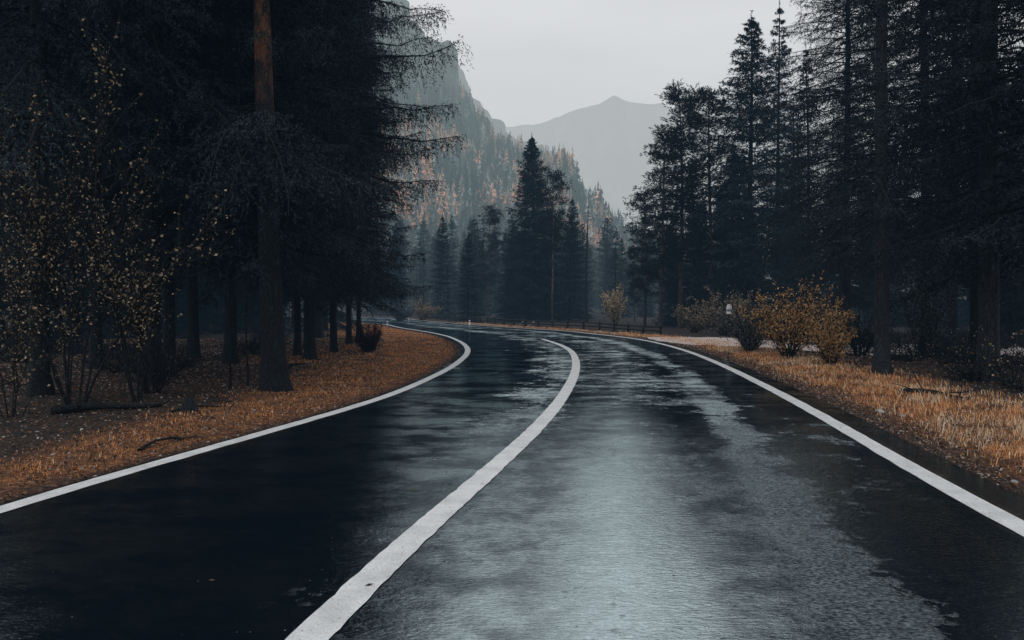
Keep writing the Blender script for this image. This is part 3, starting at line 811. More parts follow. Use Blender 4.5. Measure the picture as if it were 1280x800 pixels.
for key, px, Z, H, lab, *ft in PR:
    put(key, px=px, Z=Z, H=H, label=lab, fat=ft[0] if ft else 1.2)
    taken.append((wx(px, Z), Z))
scatter(24, (24, 55), (1010, 1420), ['mid_a', 'mid_b', 'near_b', 'mid_b'], (6.5, 11), GR, 'dark spruce inside the right wood, lost among its neighbours', 2.3, 6.0, 103)
scatter(14, (47, 62), (825, 1010), ['mid_b', 'mid_b'], (5.5, 9.0), GR, 'dark spruce inside the right wood, lost among its neighbours', 1.8, 3.0, 108, 1.2)
scatter(30, (50, 85), (840, 1350), ['mid_a', 'mid_b', 'mid_c'], (9, 14), GR, 'dark spruce inside the right wood, lost among its neighbours', 2.6, 4.0, 104)
# ----- middle group across the bend
PM = [
 ('hero', 668, 61, top(172, 61), 'big dark pointed spruce standing alone in the middle across the road', 1.0),
 ('pine_c', 690, 59, top(222, 59), 'pine with pale bare stem just right of the big middle spruce', 0.8),
 ('mid_a', 640, 64, top(285, 64), 'spruce tucked against the left flank of the big middle spruce', 1.4),
 ('mid_b', 585, 60, top(292, 60), 'small dark spruce left of the big middle spruce, near the road', 1.5),
 ('pine_b', 609, 74, top(262, 74), 'open crowned pine between the small dark spruce and the big one', 1.1),
 ('pale_b', 770, 66, top(308, 66), 'low rounded spruce between the dead stem and the right wood', 1.6),
 ('mid_b', 712, 66, top(270, 66), 'low spruce right of the pale stemmed pine', 1.7),
 ('pine_b', 793, 58, top(312, 58), 'short pine next to the left end of the right wood', 0.9),
 ('pale_a', 560, 72, top(300, 72), 'thin spruce above the tan bush across the road', 1.2),
]
for key, px, Z, H, lab, fat in PM:
    put(key, px=px, Z=Z, H=H, label=lab, fat=fat); taken.append((wx(px, Z), Z))
GB = 'hazy trees of the valley wood beyond the bend'
scatter(56, (74, 120), (460, 810), ['pale_a', 'pale_b', 'mid_b', 'pale_b'], (7.0, 12.0), GB, 'hazy tree in the valley wood beyond the bend', 3.0, 5.0, 105, 1.15)
scatter(80, (120, 230), (440, 830), ['pale_a', 'pale_b'], (12, 18), GB, 'hazy tree in the valley wood beyond the bend', 4.5, 5.0, 106, 1.3)
scatter(10, (54, 75), (440, 560), ['mid_b', 'pale_b', 'mid_a'], (9, 13), GB, 'hazy tree in the valley wood beyond the bend', 2.6, 2.5, 107, 1.1)
# dead stem
g = np.random.default_rng(77)
V, q, fx, fr = trunk_mesh(top(255, 60), 0.10, g, 0.15, S=7, flare=1.2)
o = empty('dead_tree', (wx(733, 60), 60, 0))
mesh_np('trunk', V, [q], M['bark'], o, smooth=True)
n_ = 40; Pd = branch_paths(g, g.uniform(3.5, top(255, 60) - .3, n_), g.random(n_) * 6.28, g.uniform(0.2, 0.8, n_), g.uniform(-.2, .3, n_), g.uniform(0, .4, n_), g.uniform(0, .2, n_), 9, fx, .08)
Vd, qd = tubes(Pd, np.full((n_, 9), 0.012), 3); mesh_np('branch', Vd, [qd], M['twig'], o)
tag(o, 'bare dead stem right of the big middle spruce', 'dead tree')

# thin saplings on the left forest floor
for px, row, h, lab in ((288, 487, 1.05, 'thin bare sapling standing just left of the thick pine trunk'), (310, 482, 0.75, 'shortest sapling, between the bare sapling and the thick pine trunk')):
    x_, y_ = gp(px, row)
    V, q, fx, fr = trunk_mesh(h * 2.2, 0.018, g, 0.08, S=6, flare=1.2, top_r=0.003)
    o = empty('sapling', (x_, y_, gz(x_, y_)))
    mesh_np('trunk', V, [q], M['bark'], o, smooth=True)
    n_ = 16; Pd = branch_paths(g, g.uniform(.5, h * 2, n_), g.random(n_) * 6.28, g.uniform(0.15, 0.5, n_), g.uniform(-.2, .3, n_), g.uniform(0, .4, n_), g.uniform(0, .2, n_), 9, fx, .08)
    Vd, qd = tubes(Pd, np.full((n_, 9), 0.004), 3); mesh_np('branch', Vd, [qd], M['twig'], o)
    tag(o, lab, 'sapling')

# ---------------------------------------------------------------- leafy shrubs
def shrub(px, row, label, cat, name, Z=None, **kw):
    o = leafy(name, **kw)
    if Z is None: x_, y_ = gp(px, row)
    else: x_, y_ = wx(px, Z), Z
    o.location = (x_, y_, gz(x_, y_)); tag(o, label, cat)
    return o
shrub(95, 500, 'tall leafy tree at the far left speckled with yellow leaves', 'tree', 'deciduous_tree', Z=9.6, seed=201, h=4.6, spread=1.5, stems=9, twigs=46, leaves=9, leaf=0.044, mat='leaf_yellow', lv=0.50, low=0.28, stem_r=0.022)
shrub(175, 503, 'crooked small tree with leaning stem and pale yellow leaves left of the thick pine', 'tree', 'deciduous_tree', Z=10.2, seed=202, h=2.8, spread=0.8, stems=4, twigs=40, leaves=8, leaf=0.042, mat='leaf_yellow', lv=0.35, low=0.40, stem_r=0.020)
shrub(15, 540, 'low leafy bush at the left edge below the tall speckled tree', 'bush', 'shrub', Z=8.8, seed=203, h=2.5, spread=1.0, stems=7, twigs=30, leaves=9, leaf=0.034, mat='leaf_yellow', lv=0.25, low=0.2)
shrub(462, 441, 'dark reddish bare bush on the inner bend beside the spruces', 'bush', 'shrub', seed=204, h=0.95, spread=0.42, stems=46, twigs=12, leaves=12, leaf=0.030, mat='leaf_red', lv=0.3, low=0.05, up=1.2)
shrub(190, 490, 'spindly bare bush under the crooked small tree', 'bush', 'shrub', Z=11.0, seed=205, h=1.2, spread=0.7, stems=26, twigs=8, leaves=4, leaf=0.028, mat='leaf_dark', lv=0.3, low=0.2)
# right side
shrub(985, 447, 'large golden leaved bush on the right verge', 'bush', 'shrub', seed=211, h=2.15, spread=1.15, stems=40, twigs=16, leaves=8, leaf=0.058, mat='leaf_gold', lv=0.62, low=0.14, up=1.6, wob=0.09)
shrub(1040, 456, 'bright orange bush at the right foot of the large golden one', 'bush', 'shrub', seed=212, h=1.25, spread=0.6, stems=26, twigs=14, leaves=8, leaf=0.058, mat='leaf_gold', lv=0.74, low=0.15, up=1.9, wob=0.09)
shrub(938, 441, 'silvery grey bush at the left foot of the large golden one', 'bush', 'shrub', seed=213, h=1.55, spread=0.85, stems=50, twigs=14, leaves=12, leaf=0.036, mat='leaf_grey', lv=0.42, low=0.08)
shrub(905, 424, 'dark bush with scattered tan leaves behind the gravel pull-off', 'bush', 'shrub', seed=214, h=2.2, spread=1.5, stems=40, twigs=14, leaves=9, leaf=0.062, mat='leaf_yellow', lv=0.30, low=0.1, Z=33)
shrub(868, 424, 'dark tan speckled bush at the left end of the gravel pull-off', 'bush', 'shrub', seed=215, h=1.7, spread=1.1, stems=32, twigs=14, leaves=9, leaf=0.065, mat='leaf_yellow', lv=0.33, low=0.1, Z=36)
shrub(769, 410, 'pale tan young tree across the road in the middle', 'bush', 'shrub', seed=216, h=2.6, spread=0.75, stems=30, twigs=14, leaves=12, leaf=0.085, mat='leaf_yellow', lv=0.62, low=0.12, up=1.8, Z=48)
shrub(528, 400, 'tan bush across the road above the inner bend', 'bush', 'shrub', seed=217, h=2.0, spread=1.7, stems=50, twigs=12, leaves=10, leaf=0.085, mat='leaf_yellow', lv=0.40, low=0.05, Z=68)
shrub(500, 400, 'low dark bush next to the tan one across the road', 'bush', 'shrub', seed=218, h=1.6, spread=1.8, stems=40, twigs=12, leaves=10, leaf=0.08, mat='leaf_dark', lv=0.5, low=0.05, Z=66)
shrub(1150, 440, 'grey leaved tall bush between the two right trunks', 'bush', 'shrub', seed=219, h=2.6, spread=1.0, stems=30, twigs=16, leaves=12, leaf=0.042, mat='leaf_grey', lv=0.14, low=0.25, Z=19)
shrub(1075, 455, 'dark leafy bush behind the slim straight trunk', 'bush', 'shrub', seed=220, h=1.6, spread=0.9, stems=34, twigs=12, leaves=10, leaf=0.042, mat='leaf_dark', lv=0.4, low=0.1, Z=19.5)
shrub(1200, 486, 'sparse low bush with yellow leaves left of the stout right trunk', 'bush', 'shrub', seed=221, h=1.0, spread=0.5, stems=9, twigs=4, leaves=2, leaf=0.045, mat='leaf_gold', lv=0.35, low=0.2, Z=13.2)
shrub(1262, 492, 'sparse low bush with yellow leaves right of the stout right trunk', 'bush', 'shrub', seed=222, h=1.1, spread=0.55, stems=10, twigs=5, leaves=3, leaf=0.042, mat='leaf_yellow', lv=0.35, low=0.2, Z=12.2)

# ---------------------------------------------------------------- grass, litter
def in_view(P, marg=80):
    px = CX + P[:, 0] / np.maximum(P[:, 1], 0.1) * F
    return (P[:, 1] > 3.5) & (px > -marg) & (px < 1280 + marg)
def blades(P, z, hgt, wid, col, g, name, label=None):
    n = len(P)
    az = g.random(n) * 6.28; ln = g.uniform(0.1, 1.0, n) * hgt
    b = np.stack([P[:, 0], P[:, 1], z - 0.01], 1)
    sd = np.stack([np.cos(az), np.sin(az), np.zeros(n)], 1) * wid[:, None] / 2
    az2 = az + 1.57 + g.normal(0, .6, n)
    dr = np.stack([np.cos(az2), np.sin(az2), np.zeros(n)], 1)
    m1 = b + dr * ln[:, None] * 0.35 + np.array([0, 0, 1.]) * hgt[:, None] * 0.6
    tp = b + dr * ln[:, None] + np.array([0, 0, 1.]) * hgt[:, None] * (0.95 - 0.45 * (ln / hgt) ** 2)[:, None]
    V = np.stack([b - sd, b + sd, m1 + sd * .7, m1 - sd * .7, tp], 1).reshape(-1, 3)
    i = np.arange(n)[:, None] * 5
    q = i + np.array([[0, 1, 2, 3]]); t = i + np.array([[3, 2, 4]])
    o = mesh_np(name, V, [q, t], M['grass'], attrs={'col': np.repeat(col, 5, 0)})
    return tag(o, label, None, kind='stuff')
m = Mat('dry_grass')
c = m.attr('col', 'Color')
sh = m.principled(c, 0.8, 0.15)
t_ = m.n('ShaderNodeBsdfTranslucent'); m.link(c, t_.inputs[0])
mx = m.n('ShaderNodeMixShader'); mx.inputs[0].default_value = 0.25; m.link(sh, mx.inputs[1]); m.link(t_.outputs[0], mx.inputs[2])
M['grass'] = m.out(mx.outputs[0])
g = np.random.default_rng(9)
def sample_band(C, sgn, n, wmax, ymax=60):
    n_ = normals2(C)
    w8 = 1.0 / np.clip(np.abs(C[:, 1]), 4, 80) ** 0.75 * (C[:, 1] > 2.5) * (C[:, 1] < ymax)
    p = w8 / w8.sum(); i = g.choice(len(C), n, p=p)
    d = g.random(n) ** 1.15 * wmax
    return C[i] + n_[i] * (sgn * d)[:, None] + g.normal(0, 0.12, (n, 2))
PAL = np.array([(0.60, 0.26, 0.09), (0.50, 0.19, 0.06), (0.66, 0.38, 0.18), (0.34, 0.12, 0.045), (0.62, 0.50, 0.36), (0.16, 0.08, 0.05)])
def grasscol(P, n, wts):
    i = g.choice(len(PAL), n, p=wts); c = PAL[i] * g.uniform(0.9, 1.9, (n, 1))
    return c
def make_grass(C, sgn, n, wmax, wts, hr, name, label, tall=0.02, extra=None):
    P = sample_band(C, sgn, n, wmax)
    d, dl, dr = road_d(P)
    gm = grass_mask(P, d, dl, dr)
    tuft = hnoise(P[:, 0], P[:, 1], 5.0, 1.0) * 0.5 + hnoise(P[:, 0], P[:, 1], 13.0, 2.0) * 0.5
    bare = hnoise(P[:, 0], P[:, 1], 1.1, 5.0)
    pr = gm * np.clip(0.62 + 0.7 * tuft - 0.25 * (bare > 0.45), 0.03, 1) * np.where(dl < dr, np.clip(d / 0.22, 0.15, 1), np.clip((d - 0.1) / 0.55, 0.06, 1)) * np.clip(1.1 + 1.3 * hnoise(P[:, 0], P[:, 1], 2.6, 6.0), 0.12, 1)
    k_ = in_view(P) & (d > 0.01) & (g.random(n) < pr)
    P = P[k_]; d = d[k_]; tuft = tuft[k_]; n2 = len(P)
    h = g.uniform(hr[0], hr[1], n2) * (0.6 + 0.6 * np.clip(tuft + .5, 0, 1)) * np.clip(0.35 + d / 0.8, 0.35, 1.0)
    tl = g.random(n2) < tall; h = np.where(tl, h * 2.3, h)
    dist = np.linalg.norm(P, axis=1)
    wid = g.uniform(0.003, 0.006, n2) * np.clip(dist / 9, 1, 4)
    col = grasscol(P, n2, wts)
    if extra is not None:
        ex = hnoise(P[:, 0], P[:, 1], 1.6, 8.0) > 0.15
        alt = grasscol(P, n2, extra); col = np.where(ex[:, None], alt, col)
    return blades(P, gh(P), h, wid, col, g, name, label)
make_grass(resample(Le, 1500), -1, 230000, 6.0, [.40, .24, .14, .12, .05, .05], (0.018, 0.06), 'verge_grass', 'short orange autumn grass along the left verge and inner bend', 0.01, [.25, .25, .10, .20, .06, .14])
make_grass(resample(Re, 1500), 1, 230000, 3.6, [.34, .14, .20, .10, .17, .05], (0.03, 0.11), 'verge_grass', 'taller orange and straw grass along the right verge', 0.03, [.10, .06, .20, .06, .53, .05])

# leaf litter: small leaves, twigs
def litter(n, fn, name, label, pal, sz):
    P = fn(n)
    d = road_d(P)[0]; k_ = in_view(P) & (d > 0.02)
    P = P[k_]; n2 = len(P)
    c = np.concatenate([P, (gh(P) + g.uniform(0.0, 0.02, n2))[:, None]], 1)
    a = unit(np.stack([g.normal(size=n2), g.normal(size=n2), g.normal(0, .35, n2)], 1)); b = unit(np.cross(a, np.array([0, 0, 1.]) + g.normal(0, .35, (n2, 3))))
    dist = np.linalg.norm(P, axis=1)[:, None]
    s_ = sz * g.uniform(.5, 1.3, (n2, 1)) * np.clip(dist / 12, 1, 2.5)
    V = np.stack([c - a * s_ * .5, c + b * s_ * .3, c + a * s_ * .5, c - b * s_ * .3], 1).reshape(-1, 3)
    pal = np.array(pal); col = pal[g.integers(len(pal), size=n2)] * g.uniform(.5, 1.2, (n2, 1))
    o = mesh_np(name, V, [np.arange(len(V)).reshape(-1, 4)], M['grass'], attrs={'col': np.repeat(col, 4, 0)})
    return tag(o, label, None, kind='stuff')
LIT = [(0.05, 0.035, 0.03), (0.12, 0.07, 0.045), (0.22, 0.14, 0.09), (0.03, 0.03, 0.035), (0.34, 0.24, 0.18), (0.28, 0.11, 0.05), (0.42, 0.38, 0.36)]
litter(70000, lambda n: np.stack([(lambda Z, px: (px - CX) / F * Z)(z_ := np.sqrt(g.uniform(5 ** 2, 30 ** 2, n)), g.uniform(-60, 480, n)), z_], 1), 'leaf_litter', 'brown fallen leaves on the floor of the left wood', LIT, 0.035)
litter(45000, lambda n: np.stack([(lambda Z, px: (px - CX) / F * Z)(z_ := np.sqrt(g.uniform(7 ** 2, 32 ** 2, n)), g.uniform(900, 1340, n)), z_], 1), 'leaf_litter', 'brown fallen leaves along the right verge and wood edge', LIT, 0.035)
def edge_litter(C, sgn):
    def f(n):
        n_ = normals2(C); w8 = 1.0 / np.clip(np.abs(C[:, 1]), 4, 80) ** 0.75 * (C[:, 1] > 2.5) * (C[:, 1] < 32); i = g.choice(len(C), n, p=w8 / w8.sum())
        return C[i] + n_[i] * (sgn * (g.random(n) ** 1.6 * 2.2 - 0.04))[:, None] + g.normal(0, 0.05, (n, 2))
    return f
litter(26000, edge_litter(resample(Re, 1500), 1), 'leaf_litter', 'brown and pale fallen leaves along the right asphalt edge', LIT, 0.030)
litter(9000, edge_litter(resample(Le, 1500), -1), 'leaf_litter', 'brown and pale fallen leaves along the left asphalt edge', LIT[:4] + LIT[5:6], 0.028)
def road_leaves(n):
    i = g.integers(60, 400, n); t = g.random((n, 1))
    return La[i] * (1 - t) + Ra[i] * t
P = road_leaves(900); k_ = in_view(P); P = P[k_]; n2 = len(P)
a = unit(np.stack([g.normal(size=n2), g.normal(size=n2), g.normal(0, .1, n2)], 1)); b = unit(np.cross(a, np.array([0, 0, 1.]) + g.normal(0, .15, (n2, 3))))
s_ = g.uniform(.008, .022, (n2, 1)); c = np.concatenate([P, np.full((n2, 1), 0.009)], 1)
V = np.stack([c - a * s_, c + b * s_ * .5, c + a * s_, c - b * s_ * .5], 1).reshape(-1, 3)
cl_ = np.array(LIT)[g.integers(4, size=n2)]
tag(mesh_np('fallen_leaves', V, [np.arange(len(V)).reshape(-1, 4)], M['grass'], attrs={'col': np.repeat(cl_, 4, 0)}), 'tiny leaves and needles stuck to the wet road', None, kind='stuff')
# undergrowth in the right wood edge
shr = leafy('undergrowth', 300, h=0.5, spread=0.5, stems=18, twigs=6, leaves=5, leaf=0.03, mat='leaf_dark', lv=0.3, low=0.1)
ug = np.random.default_rng(301)
V_all, Q_all, A_all, nn = [], [], [], 0
spots = []
src = {c.name.split('.')[0]: c.data for c in shr.children}
def arr(me):
    v = np.empty(len(me.vertices) * 3, np.float32); me.vertices.foreach_get('co', v)
    l = np.empty(len(me.loops), np.int32); me.loops.foreach_get('vertex_index', l)
    return v.reshape(-1, 3), l.reshape(-1, 4)
sV, sQ = arr(src['stem']); lV, lQ = arr(src['leaves'])
lv_ = np.empty(len(lV), np.float32); src['leaves'].attributes['v'].data.foreach_get('value', lv_)
for c in list(shr.children): bpy.data.objects.remove(c)
bpy.data.objects.remove(shr)
A1, A2 = Acc(), Acc()
cnt = 0
while cnt < 130:
    right = ug.random() < 0.62
    Z = ug.uniform(10, 34) if right else ug.uniform(11, 40)
    px = ug.uniform(1000, 1330) if right else ug.uniform(-40, 420)
    x = wx(px, Z); d, dl, dr = road_d(np.array([[x, Z]]))
    if d[0] < (3.2 if right else 4.5): continue
    sc = ug.uniform(0.6, 1.7); th = ug.random() * 6.28
    Rz = np.array([[math.cos(th), -math.sin(th), 0], [math.sin(th), math.cos(th), 0], [0, 0, 1]]) * sc
    off = np.array([x, Z, gz(x, Z)])
    A1.add(sV @ Rz.T + off, [sQ]); A2.add(lV @ Rz.T + off, [lQ], lv_)
    cnt += 1
tag(A1.build('undergrowth_stems', M['twig']), 'dark thin stems of undergrowth on the wood floor', kind='stuff')
tag(A2.build('undergrowth_leaves', M['leaf_dark']), 'dark small leaves of undergrowth on the wood floor', kind='stuff')

# fallen branches and a stump
def log_(px0, row0, px1, row1, r, label, cat='fallen branch', name='fallen_branch', nb=5, seed=1):
    g = np.random.default_rng(seed)
    a = np.array(gp(px0, row0)); b = np.array(gp(px1, row1)); t = np.linspace(0, 1, 10)[:, None]
    P = a * (1 - t) + b * t + g.normal(0, 0.03, (10, 2)); z = gh(P) + r * 0.8 + 0.02 * np.sin(t[:, 0] * 5)
    Pp = np.concatenate([P, z[:, None]], 1)
    V, q = tubes(Pp[None], (r * np.linspace(1, .45, 10) * (1 + g.normal(0, .06, 10)))[None], 8)
    V2, q2 = [], []
    o = empty(name, (0, 0, 0))
    mesh_np('bough', V, [q], M['bark'], o, smooth=True)
    for i in range(nb):
        k_ = g.integers(2, 9); d = g.normal(0, 1, 3); d[2] = abs(d[2]) * .5; d = d / np.linalg.norm(d) * g.uniform(.2, .5)
        tt = np.linspace(0, 1, 5)[:, None]; pth = Pp[k_] + d * tt + g.normal(0, .01, (5, 3))
        v, qq = tubes(pth[None], (r * .25 * np.linspace(1, .3, 5))[None], 4)
        q2.append(qq + sum(len(w) for w in V2)); V2.append(v)
    mesh_np('twig', np.concatenate(V2), q2, M['twig'], o)
    tag(o, label, cat); return o
log_(62, 520, 205, 509, 0.05, 'long fallen bough lying in front of the leafy left trees', seed=1)
log_(215, 519, 285, 508, 0.018, 'thin curved fallen stick right of the small stump', seed=2, nb=4)
log_(170, 560, 262, 540, 0.015, 'thin stick in the litter nearest the left verge', seed=3, nb=4)
log_(352, 462, 392, 455, 0.03, 'short broken bough behind the thick pine trunk', seed=4, nb=3)
log_(1128, 494, 1215, 500, 0.04, 'dark fallen bough at the wood edge between the right trunks', seed=5)
o = empty('stump', (*gp(235, 518), gz(*gp(235, 518))))
g = np.random.default_rng(4)
V, q, fx, fr = trunk_mesh(0.16, 0.055, g, 0.0, seg=6, S=10, flare=1.4, top_r=0.03)
Acs = Acc(); Acs.add(V, [q]); n0 = len(V)
cV = np.concatenate([V[-10:], V[-10:].mean(0, keepdims=True)]); Acs.add(cV, [np.array([[i, (i + 1) % 10, 10] for i in range(10)])])
tag(Acs.build('stump', M['bark']), 'small black stump in the litter left of the thick pine', 'stump').location = o.location
bpy.data.objects.remove(o)
# stones on the verges
rk = np.random.default_rng(15)
m = Mat('stone'); n1 = m.noise(m.coords('Object'), 14, 5)
M['stone'] = m.out(m.principled(m.mix(n1, (0.10, 0.10, 0.10), (0.50, 0.48, 0.47)), 0.85, 0.2, m.bump(n1, .6, .02)))
def stone_mesh(seed, r):
    import bmesh
    bm = bmesh.new(); bmesh.ops.create_icosphere(bm, subdivisions=2, radius=r)
    for v in bm.verts:
        nz = mnoise.noise(v.co * (2.2 / r) * 0.5 + Vector((seed * 3.1, 0, 0)))
        v.co *= 1 + 0.45 * nz; v.co.z *= 0.6
    me = bpy.data.meshes.new('stone'); bm.to_mesh(me); bm.free(); me.materials.append(M['stone'])
    return me
sm = [stone_mesh(i, 0.035) for i in range(4)]
for i, (px, row, sc, lab) in enumerate([(1100, 514, 1.5, 'pale stone in the middle of the right verge'), (1268, 600, 0.7, 'small pale stone near the road edge at the lower right'), (345, 490, 0.9, 'small pale stone at the foot of the thick pine'),
                        (476, 448, 1.0, 'pale stone left on the inner bend grass'), (482, 449, 0.9, 'pale stone right of its twin on the inner bend grass'), (530, 452, 0.9, 'small pale stone in the middle of the inner bend grass'),
                        (1128, 520, 0.9, 'small grey stone beside the pale one on the right verge')]):
    x_, y_ = gp(px, row); o = bpy.data.objects.new('stone', sm[i % 4]); COL.objects.link(o)
    o.location = (x_, y_, gz(x_, y_) + 0.015); o.scale = (sc, sc, sc); o.rotation_euler = (0, 0, i)
    tag(o, lab, 'stone', 'pale stones on the verges')

# ---------------------------------------------------------------- roadside furniture
m = Mat('white_plastic'); M['white'] = m.out(m.principled((0.75, 0.77, 0.78), 0.5, 0.4))
m = Mat('black_plastic'); M['black'] = m.out(m.principled((0.015, 0.017, 0.02), 0.5, 0.4))
m = Mat('weathered_wood'); n1 = m.noise(m.coords('Object', (1, 1, 8)), 9, 5)
M['wood'] = m.out(m.principled(m.mix(n1, (0.006, 0.010, 0.014), (0.035, 0.038, 0.042)), 0.85, 0.2, m.bump(n1, .5, .01)))
m = Mat('pale_wood'); n1 = m.noise(m.coords('Object', (1, 1, 8)), 9, 5)
M['palewood'] = m.out(m.principled(m.mix(n1, (0.30, 0.25, 0.22), (0.6, 0.5, 0.44)), 0.85, 0.2))
def marker(px, row, h, label):
    x_, y_ = gp(px, row); o = empty('marker_post', (x_, y_, -0.02))
    V, q = tubes(np.array([[[0, 0, 0], [0, 0, h * .55], [0, 0, h * .97], [0, 0, h]]], float), np.array([[.055, .055, .05, .03]]), 10)
    cV = np.concatenate([V[-10:], [[0, 0, h]]])
    A = Acc(); A.add(V, [q]); A.add(cV, [np.array([[i, (i + 1) % 10, 10] for i in range(10)])]); A.build('post', M['white'], o)
    V, q = tubes(np.array([[[0, 0, h * .66], [0, 0, h * .82]]], float), np.array([[.058, .056]]), 10); mesh_np('band', V, [q], M['black'], o)
    tag(o, label, 'marker post')
marker(484, 406.8, 0.30, 'short white marker post at the far end of the inner bend line')
marker(511, 400.0, 0.30, 'short white marker post on the outer edge above the inner bend')
marker(587, 405.6, 0.30, 'short white marker post on the outer edge in the middle of the curve')
def pole(px0, row0, dx, dz, label):
    x_, y_ = gp(px0, row0); o = empty('snow_pole', (x_, y_, 0))
    t = np.linspace(0, 1, 4)[:, None]
    P = np.array([[0, 0, -0.1]]) * (1 - t) + np.array([[dx, 0.1, dz]]) * t
    V, q = tubes(P[None], np.full((1, 4), .017), 8); mesh_np('pole', V, [q], M['palewood'], o)
    P2_ = P[-1] + np.array([[0, 0, 0], [dx * .1, 0, dz * .1]]); V, q = tubes(P2_[None], np.array([[.02, .012]]), 8); mesh_np('tip', V, [q], M['white'], o)
    tag(o, label, 'pole')
pole(645, 407, 0.55, 0.36, 'longer of two pale poles leaning right at the outer road edge')
pole(657, 407.5, 0.50, 0.26, 'shorter of two pale poles leaning right at the outer road edge')

# timber guard fence along the outside of the bend
FC = resample(Re + normals2(Re) * 1.6, 800)
sel = (FC[:, 1] > 33) & (FC[:, 0] < 7.6) & (FC[:, 0] > -22)
FC = FC[sel]; ln_ = np.concatenate([[0], np.cumsum(np.linalg.norm(np.diff(FC, axis=0), axis=1))])
npost = int(ln_[-1] / 1.8) + 1
st = np.linspace(0, ln_[-1], npost); PP = np.stack([np.interp(st, ln_, FC[:, k_]) for k_ in (0, 1)], 1)
fence = empty('timber_fence', (PP[0, 0], PP[0, 1], 0)); ox = np.array([PP[0, 0], PP[0, 1], 0])
g = np.random.default_rng(6)
for p in PP:
    z = gz(*p); h = 0.42 + g.normal(0, .02)
    V, q = tubes(np.array([[[p[0], p[1], z - .2], [p[0], p[1], z + h * .5], [p[0] + g.normal(0, .01), p[1], z + h - .01], [p[0], p[1], z + h]]]) - ox, np.array([[.06, .058, .055, .02]]), 8)
    mesh_np('post', V, [q], M['wood'], fence, smooth=True)
for hh_ in (0.17, 0.34):
    for a, b in zip(PP[:-1], PP[1:]):
        t = np.linspace(-0.02, 1.02, 4)[:, None]; P = a * (1 - t) + b * t
        z = np.full((4, 1), (gz(*a) + gz(*b)) / 2 + hh_) + g.normal(0, .008, (4, 1))
        V, q = tubes((np.concatenate([P, z], 1) - ox + np.array([0, -0.065, 0]))[None], np.full((1, 4), .038), 7)
        mesh_np('rail', V, [q], M['wood'], fence, smooth=True)
tag(fence, 'low dark timber rail fence along the outside of the bend', 'fence')

# small white marker board on a dark post among the bushes
Zm = 30.5; xm = wx(911, Zm); o = empty('sign_post', (xm, Zm, gz(xm, Zm)))
V, q = tubes(np.array([[[0, 0, -.2], [0, 0, 1.0], [0, 0, 1.35]]], float), np.array([[.035, .035, .03]]), 8); mesh_np('post', V, [q], M['wood'], o)
a = np.linspace(0, np.pi, 12); prof = [(-.10, 0), (-.10, .26)] + [(-.10 * math.cos(t), .26 + .12 * math.sin(t)) for t in a[1:-1]] + [(.10, .26), (.10, 0)]
n_ = len(prof); V = np.array([(x, y, z + 0.92) for y in (-.06, -.04) for x, z in prof])
A = Acc()
A.add(V, [np.array([[i, (i + 1) % n_, n_ + (i + 1) % n_, n_ + i] for i in range(n_)])])
for s0 in (0, n_):
    cc = V[s0:s0 + n_].mean(0); A.add(np.concatenate([V[s0:s0 + n_], [cc]]), [np.array([[i, (i + 1) % n_, n_] for i in range(n_)])])
A.build('plate', M['white'], o)
V, q = box(-.085, .085, -.066, -.0615, 1.02, 1.08); m = Mat('grey_band'); M['greyband'] = m.out(m.principled((0.12, 0.14, 0.16), .5, .3)); mesh_np('band', V, [q], M['greyband'], o)
tag(o, 'small white round topped marker board on a dark post behind the gravel', 'sign')

# ---------------------------------------------------------------- mountains
def fbm(X, Y, Z, sc, oc=4, seed=0):
    out = np.zeros(X.size)
    f = zip(X.ravel(), Y.ravel(), Z.ravel())
    for i, (x, y, z) in enumerate(f):
        out[i] = mnoise.fractal(Vector((x * sc + seed, y * sc, z * sc)), 0.9, 2.1, oc)
    return out.reshape(X.shape)
def mountain_mat(name, mist_lo, mist_hi, mist_z0, mist_z1, rock=True, base_mist=0.0):
    m = Mat(name); w = m.coords('World')
    n1 = m.noise(w, 0.035, 8, 0.7); n2 = m.noise(m.coords('World', (1, 1, 0.35)), 0.09, 6, 0.7)
    nf = m.noise(w, 0.25, 4, 0.7)
    veg = m.ramp(nf, [(0.35, (0.008, 0.013, 0.016)), (0.65, (0.05, 0.06, 0.06))])
    rk_ = m.ramp(n2, [(0.36, (0.02, 0.03, 0.035)), (0.5, (0.07, 0.085, 0.09)), (0.62, (0.48, 0.50, 0.50))])
    z = m.n('ShaderNodeSeparateXYZ'); m.link(w, z.inputs[0])
    if rock:
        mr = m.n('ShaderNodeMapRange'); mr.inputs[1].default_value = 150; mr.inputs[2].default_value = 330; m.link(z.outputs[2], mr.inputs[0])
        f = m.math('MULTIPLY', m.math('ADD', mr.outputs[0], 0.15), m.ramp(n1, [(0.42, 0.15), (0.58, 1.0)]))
    else: f = 0.25
    col = m.mix(f, veg, rk_)
    if not rock:
        gul = m.noise(m.coords('World', (1, 0.5, 0.25)), 0.011, 8, 0.72)
        col = m.ramp(gul, [(0.38, (0.0, 0.004, 0.006)), (0.5, (0.05, 0.07, 0.075)), (0.62, (0.42, 0.44, 0.44))])
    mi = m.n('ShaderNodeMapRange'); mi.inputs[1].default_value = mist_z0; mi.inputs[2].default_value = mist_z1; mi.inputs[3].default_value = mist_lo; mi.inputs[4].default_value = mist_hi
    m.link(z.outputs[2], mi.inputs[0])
    mn = m.math('MULTIPLY', mi.outputs[0], m.ramp(m.noise(m.coords('World', (1, 1, 2.0)), 0.006, 4), [(0.35, 0.3), (0.65, 1.0)]))  # mist painted into the surface by height and noise
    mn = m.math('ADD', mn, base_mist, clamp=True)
    nb = m.bump(n2, 1.0, 14.0, m.bump(nf, 1.0, 4.0))
    return m.out(m.principled(col, 0.95, 0.05, nb), mn)
